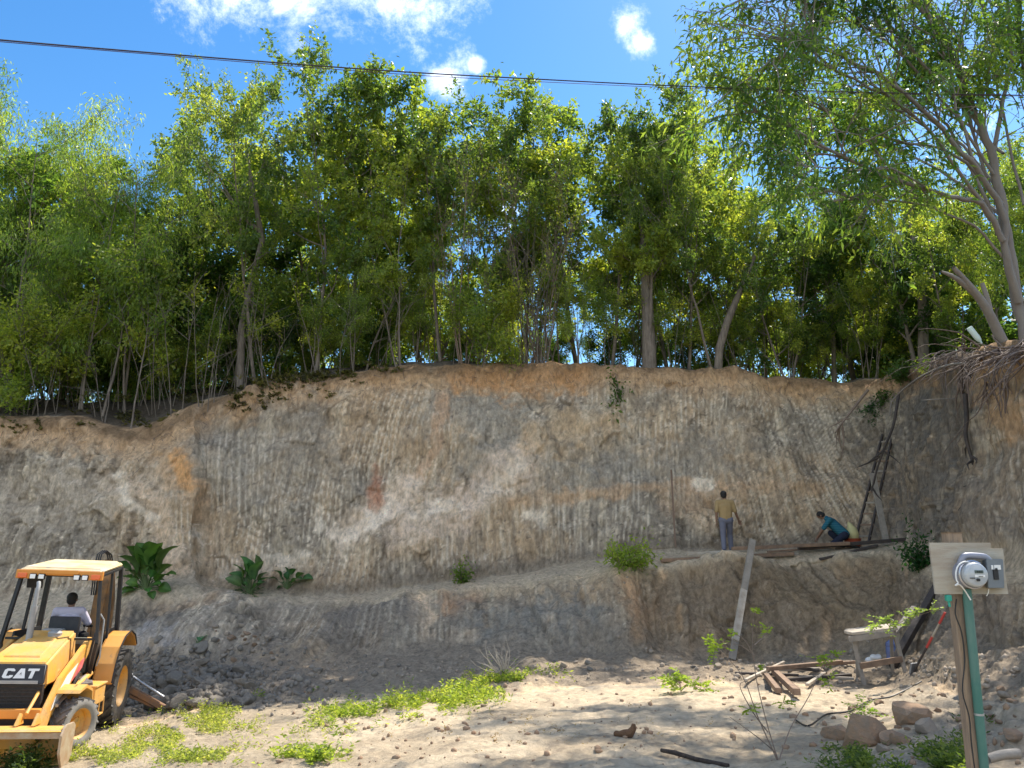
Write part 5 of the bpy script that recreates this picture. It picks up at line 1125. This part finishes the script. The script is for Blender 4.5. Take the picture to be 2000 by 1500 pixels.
o = MB(); o.tube(smooth_poly([g(1555, 1410, .02), g(1580, 1421, .02), g(1615, 1400, .03), g(1660, 1392, .02), g(1700, 1372, .03), g(1745, 1362, .02), g(1800, 1335, .03)], 5), .011, 6); o = o.build('ground_cable', M_BLK, None, True); tag(o, 'black cable snaking over the stony ground below the work bench', 'cable')
# dead wood on the sand
p0 = g(1292, 1474, .02); m = MB(); m.tube([Vector((0, 0, .02)), Vector((.10, -.12, .03)), Vector((.26, -.30, .02)), Vector((.5, -.55, .03))], [.018, .022, .02, .018], 10); o = m.build('charred_log', mat('charred', (.03, .022, .018), .9, noise=.7, nscale=30, col2=(.10, .07, .05), bump=1, bscale=40), None, True, p0); tag(o, 'charred log lying on the sand at the bottom edge', 'log')
p0 = g(1222, 1440, .0); m = MB(); m.tube([Vector((-.10, 0, .03)), Vector((-.02, 0, .035)), Vector((.05, 0, .04)), Vector((.085, 0, .09)), Vector((.09, 0, .135))], [.02, .045, .05, .035, .02], 9); m.ball((-.09, .02, .03), (.04, .03, .035), 2); o = m.build('dry_husk', mat('husk', (.17, .09, .045), .9, noise=.7, nscale=30, bump=1, bscale=50), None, True, p0); tag(o, 'curled brown husk lying alone on the sand', 'husk')
# ------------------------------------------------------------------ rocks
def rock_mesh(seed, sub=3):
    rng = np.random.default_rng(seed); bm = bmesh.new(); bmesh.ops.create_icosphere(bm, subdivisions=sub, radius=1)
    pl = [(Vector(rng.normal(size=3)).normalized(), rng.uniform(.5, .85)) for _ in range(12)]
    for v in bm.verts:
        for nn, dd in pl:
            q = v.co.dot(nn) - dd
            if q > 0: v.co -= nn * q * .9
    V = np.array([tuple(v.co) for v in bm.verts]); k = (fbm(V[:, 0] * 3 + seed, V[:, 1] * 3, V[:, 2] * 3, seed, 3) - .5) * .22
    for v, kk in zip(bm.verts, k): v.co *= 1 + kk
    me = bpy.data.meshes.new('rock'); bm.to_mesh(me); bm.free(); return me
M_RDK = mat('dark_rock', (.17, .145, .115), .9, noise=.8, nscale=3, col2=(.25, .22, .18), bump=1, bscale=9); M_RTN = mat('tan_rock', (.33, .205, .12), .9, noise=.8, nscale=3, col2=(.22, .17, .12), bump=1, bscale=9); M_RGY = mat('grey_rock', (.34, .27, .20), .9, noise=.7, nscale=4, col2=(.27, .23, .18), bump=1, bscale=9)
RK = [rock_mesh(s, 3) for s in range(5)]
RKS = {}
for mi, m_ in enumerate((M_RDK, M_RTN, M_RGY)):
    for i, r_ in enumerate(RK): q = r_.copy(); q.materials.append(m_); RKS[(mi, i)] = q
def rock(p, s, mi, label, group=None, name='rock', sc=None, sink=.25):
    o = link(name, RKS[(mi, random.randrange(5))]); o.location = Vector(p) + Vector((0, 0, s * (.6 - sink) * .6)); q = sc or (random.uniform(.8, 1.3), random.uniform(.8, 1.2), random.uniform(.55, .9)); o.scale = [s * x for x in q]; o.rotation_euler = (random.uniform(-.5, .5), random.uniform(-.5, .5), random.uniform(0, 6)); tag(o, label, 'rock', group); return o
rock(hit(1685, 1450), .27, 1, 'large tan boulder low at the right, weeds at its foot', name='boulder', sc=(1.25, .9, .85)); rock(hit(1782, 1408), .27, 1, 'angular tan boulder left of the meter post', name='boulder', sc=(1.15, .9, .85))
rock(hit(1812, 1428), .13, 2, 'grey rock in front of the angular tan boulder'); rock(hit(1742, 1446), .13, 1, 'brown rock between the two tan boulders'); rock(hit(1630, 1440), .14, 1, 'brown rock left of the large tan boulder'); rock(hit(1760, 1450), .10, 1, 'small rounded brown rock below the angular boulder')
for i in range(70):
    px = random.uniform(250, 500); py = random.gauss(1335 + (px - 300) * .08, 30)
    if py > 1385: py = 1375
    rock(hit(px, py), abs(random.gauss(.08, .06)) + .04, 0, 'dark angular rock in the rubble pile behind the backhoe', 'rubble pile rocks')
for i in range(40): rock(hit(random.gauss(465, 40), random.gauss(1255, 16)), random.uniform(.03, .10), 2 if i % 3 else 1, 'pale grey stone on the slope below the broad leaved plants', 'stones on the slope')
for i in range(45): rock(hit(random.uniform(1620, 1990), random.uniform(1330, 1470)), abs(random.gauss(.03, .025)) + .015, random.choice((1, 1, 2)), 'loose stone on the scree below the right bank', 'scree stones')
for i in range(30): rock(hit(random.uniform(720, 1640), random.uniform(1270, 1320)), random.uniform(.03, .10), random.choice((0, 2, 2)), 'small stone lying along the foot of the lower bank', 'stones along the bank foot')
# pebbles and clods nobody could count
def scatter(name, n, fpos, smin, smax, m_, seed):
    rng = np.random.default_rng(seed); bm = bmesh.new(); bmesh.ops.create_icosphere(bm, subdivisions=1, radius=1); V0 = np.array([tuple(v.co) for v in bm.verts]); F0 = np.array([[v.index for v in f.verts] for f in bm.faces]); bm.free()
    Vs = []; Fs = []; b_ = 0
    for i in range(n):
        p = fpos(rng); 
        if p is None: continue
        s = smin + (smax - smin) * rng.random() ** 2.5; V = V0 * (1 + rng.normal(size=(len(V0), 1)) * .18) * s * rng.uniform(.6, 1.3, 3) + np.array(tuple(p)) + [0, 0, s * .2]; Vs.append(V); Fs.append(F0 + b_); b_ += len(V0)
    o = link(name, mesh_np(name, np.concatenate(Vs), np.concatenate(Fs), False), m_); tag(o, kind='stuff'); return o
scatter('pebbles', 420, lambda r: hit(r.uniform(300, 1990), r.uniform(1335, 1499)), .008, .045, M_RTN, 1)
scatter('rubble', 1700, lambda r: hit(250 + abs(r.normal()) * 170, r.normal(1335, 30)), .012, .08, M_RDK, 2)
scatter('clods', 600, lambda r: hit(r.uniform(600, 1990), r.normal(1305, 18)), .012, .06, M_RGY, 3)
scatter('shelf_clods', 300, lambda r: hit(r.uniform(450, 1300), 1160 - (r.uniform(0, 850)) * .07 + r.normal(0, 6)), .01, .035, M_RGY, 4)
# ------------------------------------------------------------------ broad leaved plants
def bigleaf(base, tip, wd, rng, col, cup=.18):
    """an undulating broad leaf, 2 x 8 panels, midrib paler"""
    base, tip = Vector(base), Vector(tip); d = tip - base; L = d.length; x = d.normalized(); s = x.cross(Vector((0, 0, 1))); s = s.normalized() if s.length > .05 else Vector((1, 0, 0)); s = (s + Vector(rng.normal(size=3)) * .45); s = (s - x * s.dot(x)).normalized(); n = s.cross(x)
    V = []; F = []; cc = []
    K_ = 9
    for i in range(K_ + 1):
        t = i / K_; w_ = wd * (math.sin(math.pi * min(1, t * .93 + .04)) ** .75) * (1 - .15 * t) * .5 if 0 < i < K_ else .006
        c = base + d * t + n * (math.sin(t * math.pi) * .14 * L) - Vector((0, 0, .12 * L * t * t))
        for q, e in ((-1, 1), (-.5, .5), (0, 0), (.5, .5), (1, 1)):
            V.append(tuple(c + s * w_ * q + n * (cup * w_ * abs(q) * 1.6 + .02 * math.sin(i * 2.2 + q * 3) * wd)))
            k = 1.5 if q == 0 else rng.uniform(.85, 1.15); cc.append([z * k for z in col])
    for i in range(K_):
        for j in range(4): a = i * 5 + j; F.append((a, a + 1, a + 6, a + 5))
    return V, F, cc
def broad_plant(px, py, Y, tips, col, label, wd=.26, name='broad_leaved_plant', seed=0, jitter=.35):
    rng = np.random.default_rng(seed); b = hit(px, py) if Y is None else at(px, py, Y); Vs = []; Fs = []; Cs = []; n = 0; st = []
    rt = empty(name, b); tag(rt, label, 'plant')
    for tx, ty, lf in tips:
        tp = at(tx, ty, b.y + rng.uniform(-jitter, jitter)) - b; r0 = tp * (1 - lf) + Vector((0, 0, .05)); r0 = r0 * rng.uniform(.85, 1)
        c = np.array(col) * rng.uniform(.7, 1.35) * np.array([rng.uniform(.8, 1.4), 1, 1]); V, F, cc = bigleaf(r0, tp, wd * rng.uniform(1.1, 1.5) * (tp - r0).length / .62, rng, c)
        Vs += V; Fs += [tuple(i + n for i in f) for f in F]; Cs += cc; n += len(V); st.append(([Vector((0, 0, -.05)), r0 * .5 + Vector((0, 0, .03)), r0], [.02, .014, .008]))
    link('leaves', mesh_np('leaves', np.array(Vs), np.array(Fs), True, np.array(Cs)), M_LEAFB, rt); V, F = tubes(st, 5); link('stems', mesh_np('stems', V, F, True), M_STEMG, rt); return rt
M_STEMG = mat('green_stem', (.10, .14, .05), .6)
tA = [(352, 1058, .62), (318, 1052, .6), (292, 1050, .55), (268, 1052, .6), (248, 1060, .6), (232, 1080, .6), (222, 1098, .55), (338, 1098, .6), (345, 1118, .5), (228, 1125, .6), (322, 1130, .6), (335, 1150, .5), (240, 1150, .6), (262, 1165, .55), (300, 1168, .5), (318, 1160, .5), (280, 1100, .5), (300, 1110, .5), (262, 1118, .5), (310, 1088, .5), (275, 1140, .5), (292, 1140, .5), (252, 1095, .5), (245, 1135, .5), (310, 1145, .5), (235, 1160, .5), (270, 1080, .5)]
broad_plant(286, 1152, None, tA + [(300, 1075, .62), (325, 1070, .6), (258, 1075, .6), (330, 1120, .6), (245, 1110, .6), (300, 1130, .6), (270, 1120, .6), (285, 1090, .6), (316, 1138, .6), (255, 1145, .6), (290, 1155, .5)], (.055, .135, .028), 'largest broad leaved plant, right behind the backhoe cab', .40, seed=1)
tB = [(470, 1080, .6), (515, 1090, .6), (530, 1125, .6), (440, 1125, .6), (460, 1125, .6), (485, 1120, .6), (500, 1145, .6), (470, 1165, .6), (512, 1135, .6), (500, 1078, .55), (478, 1085, .5), (455, 1098, .5), (448, 1115, .5), (512, 1100, .5), (525, 1115, .5), (520, 1135, .5), (445, 1135, .5), (455, 1155, .5), (480, 1165, .5), (500, 1172, .5), (520, 1165, .5), (470, 1110, .5), (490, 1110, .5), (505, 1130, .5), (475, 1135, .5), (460, 1180, .4), (495, 1182, .4), (508, 1150, .5), (468, 1148, .5), (520, 1150, .4), (488, 1095, .5)]
broad_plant(488, 1160, None, tB, (.065, .14, .05), 'medium leafy plant left of a pair on the slope', .34, seed=2)
tC = [(590, 1128, .6), (548, 1118, .6), (565, 1112, .6), (580, 1145, .6), (545, 1142, .6), (605, 1132, .6), (572, 1135, .6), (612, 1128, .4), (595, 1118, .4), (575, 1108, .45), (556, 1105, .45), (535, 1112, .5), (525, 1128, .5), (540, 1150, .5), (560, 1160, .5), (585, 1150, .5), (600, 1140, .4), (565, 1125, .5), (550, 1135, .5), (580, 1135, .5), (530, 1150, .5), (570, 1160, .4)]
broad_plant(560, 1148, None, tC, (.038, .10, .035), 'dark leafy plant right of a pair on the slope', .42, seed=3)
broad_plant(385, 1262, None, [(405, 1240, .7), (392, 1243, .6), (380, 1248, .5)], (.06, .14, .05), 'small plant with two green leaves on the mound', .35, seed=4)
# ------------------------------------------------------------------ small leaved shrubs
def shrub(px, py, rx, ry, n, pal, label, ls=.09, asp=.4, name='shrub', hang=0, seed=0, per=4, m_=None, twig=14, dense=.5, back=0):
    rng = np.random.default_rng(seed + 500); h, nr = hitn(px, py); k = h.y / FPX * 1.05; b = h - nr * back
    rt = empty(name, b); tag(rt, label, 'shrub'); st = []; an = []
    for i in range(twig):
        e = Vector((rng.normal() * rx * k * .55, rng.normal() * rx * k * .35, (abs(rng.normal()) * .55 + .15) * ry * k * (-1 if hang else 1))); e += nr * rx * k * .25
        md = e * .5 + Vector(rng.normal(size=3)) * rx * k * .1; st.append(([Vector((0, 0, 0)), md, e], [.012, .008, .003]))
        for t in np.linspace(.25, 1, max(2, n // twig)): p = (md * (t * 2) if t < .5 else md.lerp(e, t * 2 - 1)); an.append((p, (e - md).normalized() if e.length else Vector((0, 0, 1))))
    V, F = tubes(st, 4); link('stems', mesh_np('stems', V, F, True), M_DRY, rt)
    lv, lf, lc = leafcloud(rng, an, per, ls, asp, PALS[pal] if isinstance(pal, str) else pal, ls * .9, .3, .5); link('foliage', mesh_np('foliage', lv, lf, False, lc), m_ or M_LEAF, rt); return rt
LIME = [(.16, .24, .05), (.30, .38, .07), (.46, .50, .10)]
shrub(1222, 1106, 62, 22, 260, LIME, 'yellow green shrub growing on the lip of the lower bank', .12, .35, seed=1, twig=26, per=5)
shrub(903, 1138, 16, 26, 80, 'dark', 'small dark green shrub at the foot of the upper cliff', .10, .5, seed=2, per=6)
shrub(1700, 795, 34, 60, 260, [(.018, .06, .025), (.03, .09, .035), (.06, .14, .05)], 'dark green shrub hanging on the cliff near the corner', .10, .3, hang=1, seed=3, per=6, twig=20)
shrub(1765, 742, 40, 30, 160, 'dark', 'low green shrub on the cliff lip above the corner', .10, .4, seed=4, per=6, twig=16); shrub(1730, 768, 30, 20, 120, 'dark', 'green shrub clinging just below the lip by the corner', .10, .4, hang=1, seed=14, per=6)
shrub(1800, 1112, 34, 45, 200, [(.018, .06, .02), (.03, .10, .03), (.07, .16, .05)], 'dark green shrub on the bank behind the meter board', .10, .4, seed=5, per=6, twig=18)
shrub(1815, 725, 22, 22, 90, LIME, 'small lime shrub beside the root mat', .08, .4, seed=6, per=5)
# creeper hanging over the lip
rng = np.random.default_rng(77); an = []; st = []
pts = [hit(1200, 730) + Vector((0, -.15, 0)), at(1207, 755, 24.1), at(1206, 778, 24), at(1200, 800, 23.9), at(1190, 825, 23.8)]
b = pts[0].copy(); P = [p - b for p in smooth_poly(pts, 4)]; st.append((P, [.012] * len(P)))
for p in P: 
    for k in range(3): an.append((p + Vector(rng.normal(size=3)) * .11, Vector((0, 0, -1))))
rt = empty('creeper', b); tag(rt, 'leafy creeper hanging down the cliff face from the ridge', 'creeper'); V, F = tubes(st, 4); link('vine', mesh_np('vine', V, F, True), M_DRY, rt); lv, lf, lc = leafcloud(rng, an, 5, .13, .6, [(.05, .10, .02), (.09, .16, .03), (.15, .22, .04)], .07, .6, .5); link('leaves', mesh_np('leaves', lv, lf, False, lc), M_LEAF, rt)
# ------------------------------------------------------------------ young sapling in the foreground
def pinnate(rng, base, tip, n, ls, col, sag=.0):
    """compound leaf: pairs of leaflets along a stalk"""
    P = []; D = []; d = tip - base; x = d.normalized(); s = x.cross(Vector((0, 0, 1))).normalized()
    for i in range(n):
        t = .25 + .75 * i / (n - 1)
        for q in (-1, 1): P.append(tuple(base + d * t - Vector((0, 0, sag * t * t)))); D.append(tuple(s * q + x * .5 + Vector(rng.normal(size=3)) * .25))
    k = len(P); c = np.array(col) * rng.uniform(.8, 1.25, (k, 1)); return leaves_np(np.array(P), np.array(D), np.full(k, ls) * rng.uniform(.8, 1.2, k), np.full(k, ls * .45), rng, c, .1)
def sapling(base_px, stems, tufts, label, ls=.045, seed=0, col=(.24, .32, .05), r=.0065, name='sapling', nn=5):
    rng = np.random.default_rng(seed); b = hit(*base_px); rt = empty(name, b); tag(rt, label, 'sapling'); st = []
    for s in stems:
        q = [at(x, y, b.y + z) - b for x, y, z in s]; q = smooth_poly(q, 4); st.append((q, [r * (1 - .7 * i / len(q)) for i in range(len(q))]))
    Vs, Fs, Cs, n = [], [], [], 0
    for x, y, z, k, rad in tufts:
        c = at(x, y, b.y + z) - b
        for i in range(k):
            e = c + Vector((rng.normal() * rad, rng.normal() * rad, rng.normal() * rad * .6 + rad * .2)); V, F, cc = pinnate(rng, c, e, nn, ls, col, .02); st.append(([c, e], [.002, .001])); Vs.append(V); Fs.append(F + n); Cs.append(cc); n += len(V)
    V, F = tubes(st, 5); link('stems', mesh_np('stems', V, F, True), M_DRY, rt); link('leaves', mesh_np('leaves', np.concatenate(Vs), np.concatenate(Fs), False, np.concatenate(Cs)), M_LEAF, rt); return rt
sapling((1520, 1484), [[(1520, 1486, 0), (1500, 1420, 0), (1478, 1330, .05), (1470, 1260, .05), (1472, 1195, .1)], [(1518, 1484, 0), (1480, 1400, -.1), (1450, 1320, -.15), (1405, 1270, -.2)], [(1500, 1430, 0), (1470, 1390, -.1), (1445, 1340, -.1), (1460, 1330, -.1)],
                       [(1522, 1484, 0), (1545, 1420, .1), (1580, 1360, .2), (1612, 1292, .25), (1655, 1250, .3)], [(1475, 1290, .05), (1455, 1250, 0), (1430, 1238, 0)], [(1473, 1260, .05), (1490, 1245, .1), (1505, 1232, .1)], [(1515, 1470, 0), (1480, 1440, -.1), (1425, 1400, -.2)], [(1474, 1280, .05), (1450, 1262, .0), (1432, 1258, .0)]],
        [(1398, 1262, -.2, 10, .10), (1385, 1252, -.2, 6, .07), (1475, 1192, .1, 5, .05), (1502, 1232, .1, 6, .06), (1610, 1287, .25, 9, .09), (1628, 1278, .25, 5, .06), (1530, 1372, .1, 6, .08), (1462, 1385, -.1, 5, .06), (1432, 1238, 0, 3, .04), (1490, 1300, .0, 2, .03), (1618, 1330, .2, 5, .08)],
        'slender leafless stemmed sapling with yellow leaf tufts in front of the timber heap', .042, 5)
sapling((1330, 1352), [[(1330, 1352, 0), (1328, 1335, 0), (1310, 1322, 0)], [(1330, 1350, 0), (1345, 1338, 0), (1370, 1345, 0)], [(1330, 1350, 0), (1325, 1330, .1)]],
        [(1302, 1326, 0, 12, .14), (1322, 1330, 0, 14, .12), (1350, 1336, 0, 12, .14), (1375, 1344, 0, 10, .14), (1330, 1322, 0, 8, .1)], 'low leafy seedling on the sand left of the timber heap', .07, 6, (.22, .30, .07), .008, 'seedling')
sapling((1690, 1420), [[(1690, 1420, 0), (1688, 1400, 0), (1685, 1385, 0)], [(1690, 1418, 0), (1700, 1395, 0)]], [(1685, 1380, 0, 10, .10), (1700, 1392, 0, 8, .08), (1676, 1400, 0, 8, .08), (1690, 1410, 0, 8, .08)], 'small leafy seedling growing over the large tan boulder', .045, 7, (.18, .28, .06), .006, 'seedling')
sapling((1790, 1330), [[(1742, 1228, -.4), (1765, 1212, -.5), (1800, 1200, -.7), (1840, 1188, -.9)], [(1742, 1228, -.4), (1725, 1214, -.4), (1705, 1222, -.4)]], [(1712, 1218, -.4, 12, .13), (1728, 1208, -.4, 10, .12), (1742, 1220, -.4, 8, .1), (1770, 1206, -.5, 8, .12), (1795, 1198, -.7, 7, .10), (1818, 1192, -.8, 6, .09)], 'leafy green twig resting over the top of the work bench', .06, 8, (.20, .28, .10), .006, 'twig')
# dead shrub
rng = np.random.default_rng(9); b = hit(985, 1320); st = []
for i in range(26):
    d = Vector((rng.normal() * .7, rng.normal() * .5, 1)).normalized(); L = rng.uniform(.3, .85); q = [Vector((0, 0, 0))]
    for k in range(5): d = (d + Vector(rng.normal(size=3)) * .22).normalized(); q.append(q[-1] + d * L / 5)
    st.append((q, [.009, .008, .006, .005, .004, .002]))
V, F = tubes(st, 4); o = link('dead_shrub', mesh_np('dead', V, F, True), mat('dead_wood', (.40, .34, .27), .9)); o.location = b; tag(o, 'dry leafless shrub rising from the weeds in the middle', 'shrub')
# ------------------------------------------------------------------ root mat and dead branches at the right lip
rng = np.random.default_rng(12); st = []; b = hit(1960, 720)
for i in range(150):
    x0 = rng.uniform(1830, 2080); y0 = 698 - (x0 - 1850) * .10 + rng.normal() * 10; h0, n0 = hitn(x0, y0 + 25)
    p = h0 + Vector((0, 0, .25)) - n0 * -.05; d = Vector((-.8 + rng.normal() * .5, -.35 + rng.normal() * .3, -.25 + rng.normal() * .25)).normalized(); L = rng.uniform(.5, 1.7); q = [p - b]
    for k in range(7): d = (d + Vector(rng.normal(size=3)) * .16 + Vector((0, 0, -.09))).normalized(); q.append(q[-1] + d * L / 7)
    r = rng.uniform(.008, .026); st.append((q, [r * (1 - k / 9) for k in range(8)]))
for i in range(34):
    x0 = rng.choice([1885, 1893, 1900, 1930, 1948, 1968]) + rng.normal() * 7; h0, n0 = hitn(x0, 735 + rng.normal() * 12); p = h0 + n0 * .12; L = rng.uniform(.7, 2.5) if x0 < 1915 else rng.uniform(.5, 1.3); d = Vector((0, -.05, -1)); q = [p - b]
    for k in range(9): d = (d + Vector(rng.normal(size=3)) * .17 + Vector((0, 0, -.12))).normalized(); q.append(q[-1] + d * L / 9)
    r = rng.uniform(.012, .032); st.append((q, [r * (1 - k / 11) for k in range(10)]))
V, F = tubes(st, 5); o = link('root_mat', mesh_np('root_mat', V, F, True), M_ROOT); o.location = b; tag(o, 'tangled mat of dark roots hanging over the right bank under the big tree', 'roots')
def branch(lst, r0, r1, label, m_, forks=0, name='branch', seed=1):
    rng = np.random.default_rng(seed); P = smooth_poly([at(*q) for q in lst], 4); b = P[0].copy(); P = [p - b for p in P]; n = len(P); st = [(P, [r0 + (r1 - r0) * i / (n - 1) for i in range(n)])]
    for k in range(forks):
        j = int(rng.uniform(.5, 1) * (n - 1)); d = Vector(rng.normal(size=3)) * .3 + Vector((0, 0, -.3)); st.append(([P[j], P[j] + d * .5 + Vector(rng.normal(size=3)) * .04, P[j] + d], [r1 * 1.4, r1, .004]))
    V, F = tubes(st, 6); o = link(name, mesh_np('branch', V, F, True), m_); o.location = b; tag(o, label, 'branch' if name == 'branch' else name); return o
branch([(1975, 700, 15.3), (1900, 708, 15.8), (1850, 714, 16.8), (1800, 735, 18.6), (1765, 760, 19.6), (1742, 785, 20), (1738, 812, 20)], .035, .015, 'long pale root arching from the right bank down to the corner', M_PALEBARK, name='root')
branch([(1695, 762, 22.6), (1665, 800, 22.4), (1640, 832, 22.3), (1632, 845, 22.2)], .045, .02, 'straight dark dead branch poking from the cliff near the corner', M_DRY, 6, seed=2)
branch([(1755, 770, 20.5), (1745, 830, 20.3), (1725, 880, 20.3), (1712, 920, 20.4), (1702, 960, 20.5)], .04, .02, 'dark crooked branch hanging down the shaded corner', M_W3, 5, seed=3)
branch([(1800, 782, 18.4), (1830, 780, 17.8), (1865, 778, 17)], .016, .01, 'short pale stick bridging the gap under the root mat', M_PALEBARK, seed=4)
branch([(1885, 770, 16.3), (1888, 820, 16.1), (1886, 850, 16), (1896, 890, 15.9), (1908, 925, 15.8), (1915, 940, 15.8)], .05, .02, 'thick dark root dangling from the root mat', M_W3, 9, name='hanging_root', seed=5)
branch([(1990, 1472, 5.6), (1960, 1474, 5.6), (1930, 1482, 5.6)], .035, .03, 'short grey pole on the ground at the lower right corner', M_W2, name='pole', seed=6)
p0 = at(1905, 655, 15.0); bt = empty('plastic_bottle', p0); tag(bt, 'pale plastic bottle stuck on a stick beside the leaning stump', 'bottle')
ax2 = Vector((.55, 0, -.83)); q = ax2.to_track_quat('Y', 'Z').to_matrix().to_4x4()
m = MB(); m.lathe([(.001, -.20), (.05, -.20), (.058, -.18), (.058, .06), (.045, .12), (.02, .17), (.018, .20), (.001, .20)], 16, q); m.build('body', mat('pale_plastic', (.55, .66, .62), .4), bt, True); m = MB(); m.tube([ax2 * .18, ax2 * .55], .010, 6); m.build('stick', M_DRY, bt)
# burrows in the topsoil
rng = np.random.default_rng(31); st = []
for i in range(900):
    x0 = rng.uniform(-40, 1790); h0, n0 = hitn(x0, float(np.interp(x0, cpx, [COLS[p][9][0] for p in cpx])) + abs(rng.normal()) * 22 + 4); d = (n0 + Vector(rng.normal(size=3)) * .5 + Vector((0, 0, -.6))).normalized(); q = [h0 - n0 * .05]; L = rng.uniform(.1, .55)
    for k in range(4): d = (d + Vector(rng.normal(size=3)) * .3 + Vector((0, 0, -.25))).normalized(); q.append(q[-1] + d * L / 4)
    r = rng.uniform(.003, .011); st.append((q, [r, r * .9, r * .7, r * .5, r * .3]))
V, F = tubes(st, 3); o = link('fine_roots', mesh_np('fine_roots', V, F, False), M_ROOT); tag(o, kind='stuff')
# ------------------------------------------------------------------ weeds and grass (nobody could count them)
def weeds(name, patches, n, ls, hgt, pal, seed, asp=.3):
    rng = np.random.default_rng(seed); P = []; D = []; Cn = []
    wts = np.array([p[2] * p[3] * p[4] for p in patches]); wts = wts / wts.sum()
    for i in range(n):
        cx, cy, rx, ry, dn, slope = patches[rng.choice(len(patches), p=wts)]
        u, v = rng.normal() * .5, rng.normal() * .5; px = cx + u * rx; py = cy + v * ry + u * rx * slope
        if py > 1560: continue
        if vn(np.array([px / 42.]), np.array([py / 17.]), None, 5)[0] < .44: continue
        h = hit(px, py)
        hh = hgt * rng.uniform(.15, 1) * (1.5 if vn(np.array([px / 60.]), np.array([py / 30.]), None, 6)[0] > .6 else .7); d0 = Vector((rng.normal() * .3, rng.normal() * .3, 1)).normalized(); tc_ = rng.random()
        k = 9
        for j in range(k): P.append(tuple(h + d0 * hh * (j + .5) / k + Vector(rng.normal(size=3)) * .02)); D.append(tuple(Vector((rng.normal(), rng.normal(), .55)))); Cn.append(tc_)
    Cn = np.clip(np.array(Cn) + rng.normal(size=len(Cn)) * .15, 0, 1)[:, None]; a, b, c = [np.array(x) for x in pal]; col_ = np.where(Cn < .5, a + (b - a) * Cn * 2, b + (c - b) * (Cn - .5) * 2); L = ls * rng.uniform(.5, 1.4, len(P))
    V, F, c_ = leaves_np(np.array(P), np.array(D), L, L * asp, rng, col_, .3); o = link(name, mesh_np(name, V, F, False, c_), M_LEAF); tag(o, kind='stuff'); return o
WP = [(0.10, 0.16, 0.03), (.21, .28, .06), (.36, .40, .10)]
weeds('weeds', [(990, 1335, 90, 26, 1.6, -.1), (930, 1362, 70, 22, 1.3, -.1), (850, 1372, 90, 24, 1.6, -.12), (760, 1390, 90, 22, 1.4, -.1), (670, 1400, 60, 24, 1.2, -.1), (560, 1355, 50, 10, 1, -.1), (590, 1482, 70, 14, 1.6, 0)], 2100, .065, .20, WP, 1)
weeds('grass', [(330, 1440, 130, 30, 1.2, 0), (410, 1405, 60, 30, 1.2, 0), (250, 1478, 160, 18, 1.2, 0), (500, 1425, 150, 28, .45, 0), (120, 1490, 120, 16, 1.6, 0), (420, 1480, 120, 18, .8, 0), (390, 1392, 90, 12, 1, 0)], 2500, .05, .12, [(.12, .17, .04), (.25, .30, .08), (.40, .41, .15)], 2)
weeds('undergrowth', [(20, 1480, 60, 35, 2, 0), (60, 1500, 50, 20, 1.2, 0)], 700, .07, .25, [(.03, .06, .02), (.06, .10, .03), (.12, .17, .04)], 3)
weeds('verge_weeds', [(1690, 1485, 90, 20, 1.2, 0), (1850, 1480, 80, 26, .8, 0), (1760, 1500, 120, 18, 1.2, 0), (1895, 1440, 40, 30, .5, 0)], 1000, .05, .10, [(.05, .09, .03), (.11, .16, .04), (.22, .27, .06)], 4)
weeds('dry_litter', [(1000, 1420, 420, 45, .5, 0), (350, 1420, 250, 60, .7, 0)], 260, .03, .02, [(.16, .11, .06), (.24, .17, .10), (.3, .22, .12)], 6)
weeds('plateau_litter', [(300, 800, 260, 25, 1, -.1), (600, 740, 200, 12, 1, -.1)], 900, .14, .14, [(.05, .045, .025), (.10, .10, .04), (.16, .14, .08)], 7, .45)
